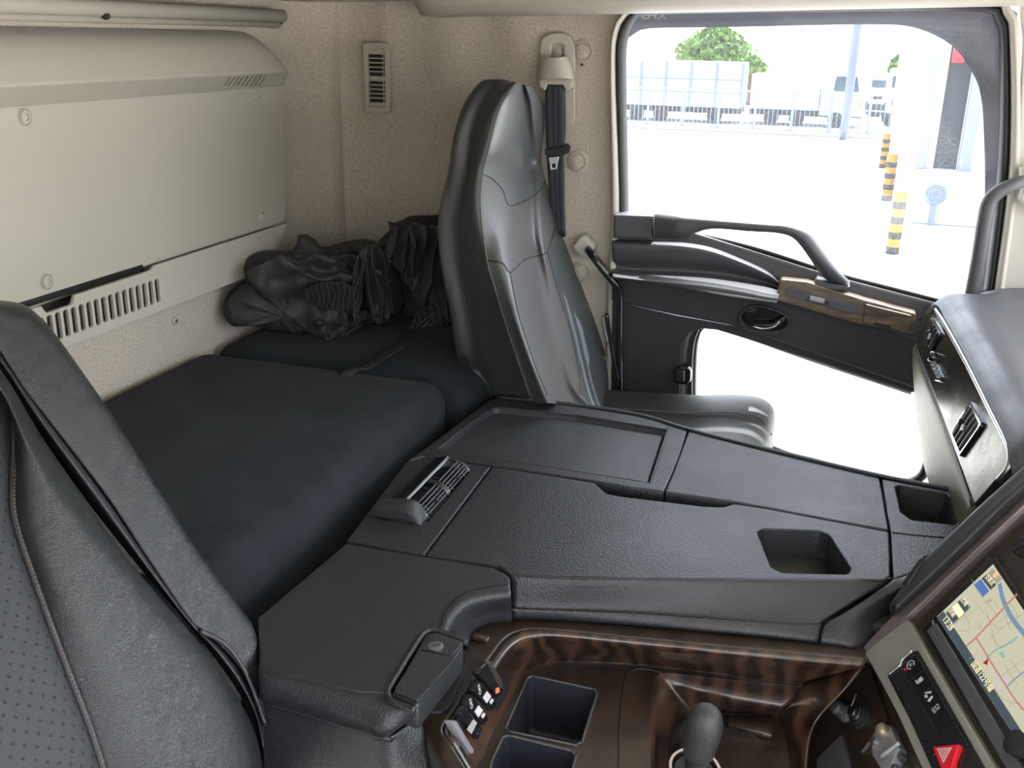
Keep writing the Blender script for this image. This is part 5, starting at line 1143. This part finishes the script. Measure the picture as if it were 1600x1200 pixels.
def road(px, w_, m, name='road', t=.0003):
    P = dense([V((*Fm_.ab(*p), 0)) for p in px], 6); L_, R_ = [], []
    for i, p in enumerate(P):
        d = (P[min(i + 1, len(P) - 1)] - P[max(0, i - 1)]).normalized(); nn = V((-d.y, d.x, 0)) * w_ / 2; L_.append(p + nn); R_.append(p - nn)
    vs = [Fm_.P(p.x, p.y, t) for p in L_ + R_]; n = len(P)
    return meshobj(name, vs, [(i, i + n, i + n + 1, i + 1) for i in range(n - 1)], m, scr, smooth=False)
road([(1562, 912), (1567, 935), (1577, 958), (1588, 975), (1600, 990), (1640, 1040)], .0050, M_MRIV, 'river')
road([(1510, 1010), (1526, 996), (1552, 968), (1574, 945), (1590, 928)], .0026, M_MRED, 'main_road', .0004)
road([(1526, 997), (1540, 1020), (1555, 1045), (1570, 1068), (1584, 1090), (1600, 1110)], .0018, M_MRED, 'main_road', .0004)
road([(1540, 1030), (1556, 1016), (1572, 1008), (1590, 995)], .0026, M_MTEAL, 'canal')
mp_([(1561, 1020), (1568, 1018), (1570, 1027), (1567, 1029)], M_MTEAL)
for ln in [[(1520, 935), (1535, 955), (1560, 985)], [(1500, 950), (1515, 975), (1512, 985)], [(1540, 950), (1552, 990), (1558, 1010)], [(1555, 975), (1585, 955)], [(1560, 985), (1592, 965)], [(1545, 1000), (1575, 975), (1600, 958)], [(1505, 968), (1528, 950), (1550, 938), (1560, 950)], [(1525, 922), (1545, 945), (1560, 965)], [(1566, 952), (1580, 985)], [(1580, 943), (1592, 965)], [(1495, 985), (1515, 985), (1535, 972)], [(1548, 990), (1562, 1010), (1590, 1000)], [(1560, 1060), (1580, 1045), (1600, 1030)], [(1530, 1020), (1515, 1030)], [(1578, 1030), (1600, 1060)], [(1518, 905), (1530, 920), (1540, 925)], [(1570, 1040), (1590, 1070)], [(1545, 1060), (1565, 1090), (1590, 1100)]]:
    road(ln, .0006, M_MGR)
road([(1556, 1070), (1562, 1058), (1572, 1060), (1570, 1074), (1562, 1080), (1557, 1072)], .0014, M_MPUR, 'ring_road')
road([(1572, 1075), (1585, 1062), (1600, 1050)], .0018, M_MRIV, 'rail_line')
mp_([(1536, 1036), (1545, 1029), (1543, 1040)], M_RED, 'position_arrow', .0005)
mp_([(1464, 964), (1474, 955), (1600, 1148), (1590, 1158)], M_MBAR, 'status_bar')
mp_([(1476, 958), (1505, 933), (1518, 949), (1490, 978)], M_MGR, 'button_group', .0003)
for q in ([(1488, 949), (1496, 942), (1507, 958), (1499, 966)],): mp_(q, M_MCREAM, 'map_button', .0005)
for q in ([(1479, 958), (1487, 951), (1498, 966), (1490, 974)], [(1497, 941), (1504, 935), (1515, 950), (1508, 957)]): mp_(q, M_MBAR, 'map_button', .0005)
mp_([(1522, 914), (1533, 905), (1546, 924), (1536, 933)], M_MBLUE, 'direction_sign', .0004)
mp_([(1534, 904), (1543, 897), (1557, 914), (1548, 922)], M_MBAR, 'direction_sign', .0004)
mp_([(1544, 896), (1551, 888), (1566, 905), (1558, 913)], M_MGR, 'corner_button', .0004)
a, b = Fm_.ab(1556, 899); lathe('corner_dot', Fm_, a, b, [(.0032, .0004), (.0032, .0008)], E_('map_orange', (.6, .25, .12), .7), scr, 16)
Fx = FC_.up(.0070)
text('clock', Fx, *Fx.ab(1472, 968), .0105, '13:28', M_MCREAM, scr)
text('maker_lettering', Fx, *Fx.ab(1455, 972), .0052, 'Panasonic', M_GREYP, nv)
text('model_lettering', Fx, *Fx.ab(1474, 998), .0038, 'Gorilla', M_GREYP, nv) if False else None
tx = text('bar_lettering', Fx, *Fx.ab(1517, 1038), .0085, '国道122号線', M_MCREAM, scr)
text('button_lettering', Fx, *Fx.ab(1501, 938), .0065, '広域', M_MCREAM, scr); text('button_lettering', Fx, *Fx.ab(1482, 955), .0065, '詳細', M_MCREAM, scr)
text('map_lettering', Fx, *Fx.ab(1541, 940), .007, '町', M_MGR, scr); text('map_lettering', Fx, *Fx.ab(1527, 980), .006, '文', M_MGR, scr)
text('sign_lettering', Fx, *Fx.ab(1539, 902), .006, '交差点', M_MCREAM, scr)
lathe('unit_button', FC_, *FC_.ab(1600, 858), [(.010, 0), (.010, .006), (.0005, .007)], M_PIANO, cs_th, 20)
lathe('unit_knob', FC_, *FC_.ab(1604, 1172), [(.012, 0), (.012, .016), (.0005, .018)], M_BLACK, cs_th, 24)

# ------------------------------------------------------------------ lower dash nook below the control panel
ln_ = thing('lower_dash_panel', (.05, 1.0, .78), 'dark walnut side cheek with two black round sockets beside the gear lever', 'dash panel')
ck0 = onZ(1352, 1034, .858); ck1 = onZ(1262, 1150, ZF - .01)
F1 = Frame(onZ(1352, 1034, .858), (-.05, -1, 0), (.35, 0, .9))
FL_ = FC_.up(-.035)
base_ = [(1352, 1034), (1370, 1040), (1470, 1215), (1440, 1330), (1230, 1330), (1262, 1150), (1268, 1122), (1300, 1090)]
plate('side_cheek', FL_, abs_(FL_, base_), .006, M_WOOD_S, ln_, r=.003, bevel=.001)
# stepped walnut plate carrying the sockets
F2 = FL_.up(.001)
sp_ = plate('socket_plate', F2, abs_(F2, [(1322, 1070), (1362, 1040), (1392, 1128), (1352, 1178), (1348, 1180), (1326, 1138), (1318, 1130)]), .008, M_WOOD_S, ln_, r=.002, bevel=.0015, top=.006)
def knob(px, py, rr, hh, name, m, ribs=False):
    a, b = F2.ab(px, py)
    k = lathe(name, F2, a, b, [(rr * 1.35, .006), (rr * 1.35, .008), (rr * 1.15, .010), (rr * 1.15, .013), (rr, .014), (rr, .006 + hh), (rr * .85, .009 + hh), (.0005, .009 + hh)], m, ln_, 28)
    if ribs:
        for i in range(18):
            t = i / 18 * 6.283; c = F2.P(a + rr * math.cos(t), b + rr * math.sin(t), .006 + hh * .6); tube('grip_rib', [c, c + F2.n * hh * .4], .0007, M_BLACK, k, 5)
    return k
knob(1330, 1120, .0082, .018, 'round_knob', M_DOORG, True)
a, b = F2.ab(1352, 1124)
for rr, h0_, h1_ in ((.0155, .006, .009), (.0125, .009, .013), (.010, .013, .017), (.007, .017, .021)): lathe('socket_ring', F2, a, b, [(rr, h0_), (rr, h1_), (rr * .9, h1_ + .001), (.0005, h1_ + .001)], M_BLACK if rr > .011 else M_PIANO, ln_, 28)
tube('key_blade', [F2.hit(1338, 1085, .012), F2.hit(1330, 1104, .014)], .0016, M_CHROME, ln_, 6)
plate('grey_block', F2, abs_(F2, [(1280, 1186), (1318, 1150), (1330, 1200), (1316, 1240), (1280, 1230)]), .01, M_DOORG, ln_, r=.002, bevel=.001, top=.004)
vb_ = thing('valve_bracket', onZ(1390, 1170, .76), 'grey cast metal valve bracket with a brass cap under the control panel', 'bracket')
F3 = FL_.up(.004)
plate('casting', F3, abs_(F3, [(1366, 1158), (1374, 1146), (1398, 1136), (1414, 1172), (1400, 1212), (1384, 1208), (1370, 1186)]), .014, M_ALU, vb_, r=.004, bevel=.004, top=.008)
tube('cast_rib', [F3.hit(1376, 1182, .010), F3.hit(1406, 1160, .010)], .003, M_ALU, vb_, 8)
a, b = F3.ab(1390, 1148); lathe('brass_cap', F3, a, b, [(.008, .006), (.008, .014), (.005, .017), (.0005, .018)], mat('brass', (.35, .31, .20), .4, metal=.6), vb_, 20)
a, b = F3.ab(1374, 1164); lathe('bolt_head', F3, a, b, [(.0045, .006), (.0045, .011), (.0005, .0115)], M_SILVER, vb_, 6)
for px, py in ((1415, 1188), (1404, 1204)):
    a, b = F3.ab(px, py); lathe('bolt_head', F3, a, b, [(.004, .002), (.004, .008), (.0005, .0085)], M_SILVER, vb_, 6)
box('dash_lower_core', (.42, .95, .62), (.34, .46, .50), M_BLACK, cs_th, .02)

# ------------------------------------------------------------------ outside: yard, fence, lorries
GZ = -1.7
M_GROUND = mat('pale_concrete', (.42, .41, .39), .9, mottle=.06, mscale=1.2)
o = box('yard', (0, 60, GZ - .05), (260, 160, .1), M_GROUND, None, .01); o['kind'] = 'structure'
M_WHT = mat('white_paint', (.50, .52, .56), .5); M_BLU = mat('pale_blue_paint', (.17, .22, .34), .5); M_TYRE = mat('tyre', (.03, .03, .032), .8); M_GLS = mat('lorry_glass', (.04, .07, .09), .15); M_STEEL = mat('galvanised_steel', (.22, .26, .36), .5)
M_YEL = mat('yellow_paint', (.50, .22, .008), .6); M_BLKP = mat('black_paint', (.025, .025, .025), .7)
def gx(px, y): return onY(px, 150, y).x
def gz(px, py, y): return onY(px, py, y).z
# fence
fe = thing('fence', (gx(1100, 38.6), 38.6, GZ), 'low galvanised mesh fence running in front of the parked lorries', 'fence')
x0, x1 = gx(960, 38.6), gx(1425, 38.6); ztf = gz(1100, 140, 38.6)
for i in range(9):
    x = x0 + (x1 - x0) * i / 8; tube('post', [V((x, 38.6, GZ)), V((x, 38.6, ztf + .1))], .05, M_STEEL, fe, 8)
for z in (GZ + .15, (GZ + ztf) / 2 + .2, ztf): tube('rail', [V((x0, 38.6, z)), V((x1, 38.6, z))], .03, M_STEEL, fe, 6)
vs = []; fs = []; n = int((x1 - x0) / .16)
for i in range(n):
    x = x0 + (x1 - x0) * i / n; k = len(vs); r_ = .011
    for z in (GZ + .1, ztf): vs += [V((x - r_, 38.6 - r_, z)), V((x + r_, 38.6 - r_, z)), V((x + r_, 38.6 + r_, z)), V((x - r_, 38.6 + r_, z))]
    fs += [(k, k + 1, k + 5, k + 4), (k + 1, k + 2, k + 6, k + 5), (k + 2, k + 3, k + 7, k + 6), (k + 3, k, k + 4, k + 7)]
meshobj('fence_bars', vs, fs, M_STEEL, fe, smooth=False, kind='stuff')
o = box('kerb', (gx(1200, 38.2), 38.2, GZ + .06), (x1 - x0, .25, .14), mat('kerb_stone', (.33, .30, .24), .9), None, .02); tag(o, 'long low kerb at the foot of the mesh fence', 'kerb')
def wheel(x, y, par, r=.42):
    lathe('wheel', Frame((x, y, GZ + r), (1, 0, 0), (0, 0, 1)), 0, 0, [(r, -.14), (r * 1.0, .12), (r * .6, .13), (r * .55, .05), (.01, .05)], M_TYRE, par, 20)
def lorry(label, pxl, pxr, y, top_py, cab, boxcol, dep=2.2, ribs=0):
    xl, xr = gx(pxl, y), gx(pxr, y); zt = gz((pxl + pxr) / 2, top_py, y)
    t = thing('lorry', ((xl + xr) / 2, y, GZ), label, 'lorry', None)
    cabw = 1.7 if cab else 0; bx1 = xr - cabw
    zb = GZ + .62
    box('cargo_box', ((xl + bx1) / 2, y + dep / 2, (zt + zb) / 2), (bx1 - xl, dep, zt - zb), boxcol, t, .04)
    for i in range(ribs + 1):
        x = xl + (bx1 - xl) * i / max(1, ribs) if ribs else 0
        if ribs: box('body_rib', (x, y - .03, (zt + zb) / 2), (.11, .06, zt - zb), M_BLU, t, .01)
    if ribs:
        for k in (.33, .62): box('body_rail', ((xl + bx1) / 2, y - .02, zb + (zt - zb) * k), (bx1 - xl, .04, .05), M_BLU, t, .01)
    box('chassis', ((xl + xr) / 2, y + dep / 2, GZ + .50), (xr - xl, dep * .8, .24), M_TYRE, t, .03)
    for x in (xl + .9, xl + 1.9, xr - 1.0): wheel(x, y + .1, t, .30)
    if cab:
        M = mat('cab_' + str(pxl), (.30, .37, .47), .4)
        cs = [(0, 0), (cabw, 0), (cabw, .9), (cabw - .25, 1.55), (cabw - .5, 1.68), (.05, 1.68)]
        F = FY(y - .02); c = plate('cab', F, [(bx1 + .05 + a, GZ + .45 + b) for a, b in cs], dep * .95, M, t, r=.1, bevel=.03)
        plate('side_window', F, [(bx1 + .5 + a, GZ + .45 + b) for a, b in [(0, .95), (.95, .95), (.82, 1.5), (.05, 1.5)]], .05, M_GLS, c, r=.05, bevel=.005, top=.03)
        plate('side_lamp', F, [(xr - .18, GZ + .8), (xr - .05, GZ + .8), (xr - .05, GZ + 1.0), (xr - .18, GZ + 1.0)], .04, mat('amber_' + str(pxl), (.8, .2, .03), .4), c, bevel=.005, top=.03)
    return t
lorry('white ribbed box body of a parked lorry, leftmost behind the fence', 962, 1158, 42, 96, False, M_WHT, ribs=5)
lorry('long low white lorry with pale blue cab behind the lamp post', 1172, 1352, 42.5, 118, True, M_WHT)
def small_truck(label, pxl, pxr, y, top_py):
    xl, xr = gx(pxl, y), gx(pxr, y); zt = gz((pxl + pxr) / 2, top_py, y)
    t = thing('lorry', ((xl + xr) / 2, y, GZ), label, 'lorry')
    box('cab', ((xl + xr) / 2, y + 1, (zt + GZ + .5) / 2), (xr - xl, 2, zt - GZ - .5), M_WHT, t, .12, 4)
    box('windscreen', ((xl + xr) / 2, y - .01, GZ + .5 + (zt - GZ) * .56), ((xr - xl) * .86, .05, (zt - GZ) * .20), M_GLS, t, .02)
    box('radiator_grille', ((xl + xr) / 2, y - .01, GZ + .5 + (zt - GZ) * .22), ((xr - xl) * .7, .05, (zt - GZ) * .12), M_TYRE, t, .02)
    box('bumper', ((xl + xr) / 2, y - .04, GZ + .45), ((xr - xl) * .96, .12, .22), M_TYRE, t, .03)
    for x in (xl + .25, xr - .25): wheel(x, y + .3, t, .40)
    return t
small_truck('white lorry facing the yard, right of the pale blue cab', 1388, 1434, 44, 108)
small_truck('small white van far behind, between the pale blue cab and the facing lorry', 1358, 1384, 50, 122)
# lamp post
o = tube('lamp_post', [V((gx(1326, 37.5), 37.5, GZ)), V((gx(1326, 37.5), 37.5, 6.5))], .15, mat('post_paint', (.17, .20, .27), .6), None, 12, 4); tag(o, 'tall grey steel post standing at the fence', 'post')
# trees
M_LEAF = mat('leaves', (.11, .20, .04), .8, mottle=.5, mscale=3)
M_BARK = mat('bark', (.10, .07, .05), .9)
def tree(label, px, base_py, top_py, wpx, y, seed, trunk=True):
    rnd = random.Random(seed); x = gx(px, y); zt = gz(px, top_py, y); zb = gz(px, base_py, y); w_ = abs(gx(px + wpx / 2, y) - gx(px - wpx / 2, y))
    t = thing('tree', (x, y, GZ), label, 'tree'); vs = []; fs = []
    for i in range(2600):
        a = rnd.uniform(0, 6.283); h = rnd.random(); prof_ = math.sin(min(1, (1 - h) * 1.15 + .08) * 1.6) ** .8
        r_ = w_ / 2 * prof_ * rnd.uniform(.35, 1) * (1 + .18 * math.sin(3 * a + seed) + .1 * math.sin(9 * h + 5 * a)); c = V((x + r_ * math.cos(a), y + r_ * math.sin(a), zb + (zt - zb) * h)); s_ = rnd.uniform(.10, .24)
        u = V((rnd.gauss(0, 1), rnd.gauss(0, 1), rnd.gauss(0, 1))).normalized(); v = u.cross(V((rnd.gauss(0, 1), rnd.gauss(0, 1), rnd.gauss(0, 1)))).normalized(); k = len(vs)
        vs += [c + u * s_, c + v * s_ * .7, c - u * s_, c - v * s_ * .7]; fs.append((k, k + 1, k + 2, k + 3))
    meshobj('foliage', vs, fs, M_LEAF, t, smooth=False, kind='stuff')
    tube('trunk', [V((x, y, GZ)), V((x, y, (zb + zt) / 2))], .2, M_BARK, t, 8, 4)
tree('leafy green tree rising above the ribbed lorry body', 1112, 96, 42, 108, 60, 3)
tree('low pale bush between the two long lorries', 1172, 114, 92, 40, 55, 5)
tree('small yellowish tree beyond the facing lorry', 1398, 112, 88, 30, 62, 8)
# building on the right: white wall, grey jambs, dark doorway, loading ledge
yb = 21.0
bd = thing('warehouse', (gx(1560, yb), yb, GZ), 'white warehouse with a dark tall doorway at the right edge of the yard', 'building')
def bpx(px, py): return FY(yb).ab(px, py)
xa = bpx(1432, 260)[0]; xd0 = bpx(1446, 262)[0]; xd1 = bpx(1494, 265)[0]; zd = bpx(1460, 264)[1]
FB = FY(yb)
M_WALLW = mat('warehouse_white', (.62, .62, .60), .8)
plate('front_wall', FB, [(xa, GZ), (xa + 12, GZ), (xa + 12, 7), (xa, 7)], .3, M_WALLW, bd, holes=[[(xd0, zd), (xd1, zd), (xd1, 4.2), (xd0, 4.2)]], bevel=.01)
plate('door_leaf', FB, [(xd0 - .1, zd - .1), (xd1 + .1, zd - .1), (xd1 + .1, 4.3), (xd0 - .1, 4.3)], .06, mat('dark_doorway', (.035, .04, .045), .6), bd, bevel=.005, top=-.12)
for xx in (xd0 - .12, xd1 + .12): box('jamb', (xx, yb - .06, (zd + 4.2) / 2), (.22, .14, 4.2 - zd), mat('jamb_grey', (.30, .33, .40), .6), bd, .02)
box('side_wall', (xa + .15, yb + 8, 2.6), (.3, 16, 8.6), M_WALLW, bd, .02)
a, b = bpx(1497, 84); box('red_sign', (a, yb - .16, b), (.22, .06, .32), mat('red_paint', (.6, .03, .04), .5), bd, .02)
ramp = [onZ(*p, GZ + .02) for p in [(1425, 262), (1440, 262), (1530, 470), (1490, 470)]]
ledge = box('loading_ledge', (xd0 + 1.2, yb - .35, (GZ + zd) / 2), (2.8, .6, zd - GZ), M_WALLW, bd, .03)
hr_ = thing('hose_reel', (bpx(1462, 300)[0], yb - .75, GZ), 'round grey hose reel leaning by the dark doorway of the warehouse', 'hose reel')
c = onY(1462, 303, yb - .8)
for rr in (.17, .12, .07): tube('hose_coil', [V((c.x + rr * math.cos(t * .5236), c.y, c.z + rr * math.sin(t * .5236))) for t in range(12)], .03, M_STEEL, hr_, 8, 40, closed=True)
box('reel_stand', (c.x, c.y + .05, (GZ + c.z) / 2), (.10, .08, c.z - GZ), M_STEEL, hr_, .01)
# bollards
def bollard(px, pyb, pyt, rr, label):
    b_ = onZ(px, pyb, GZ); h = onY(px, pyt, b_.y).z - GZ
    t = thing('bollard', b_, label, 'bollard', 'striped bollards along the warehouse')
    FB_ = FZ(GZ); a, b = b_.x, b_.y
    lathe('post', FB_, a, b, [(rr, 0), (rr, h * .985), (rr * .8, h), (.01, h)], M_YEL, t, 20)
    n = 4
    for i in range(n):
        z0_ = h * (i * .24 + .0); lathe('black_band', FB_, a, b, [(rr * 1.02, z0_), (rr * 1.03, z0_ + .001), (rr * 1.03, z0_ + h * .11), (rr * 1.02, z0_ + h * .112)], M_BLKP, t, 20)
bollard(1394, 396, 297, .10, 'yellow and black striped bollard, nearest of the three')
bollard(1385, 313, 240, .11, 'yellow and black striped bollard, middle of the three')
bollard(1379, 262, 208, .10, 'yellow and black striped bollard, farthest of the three')
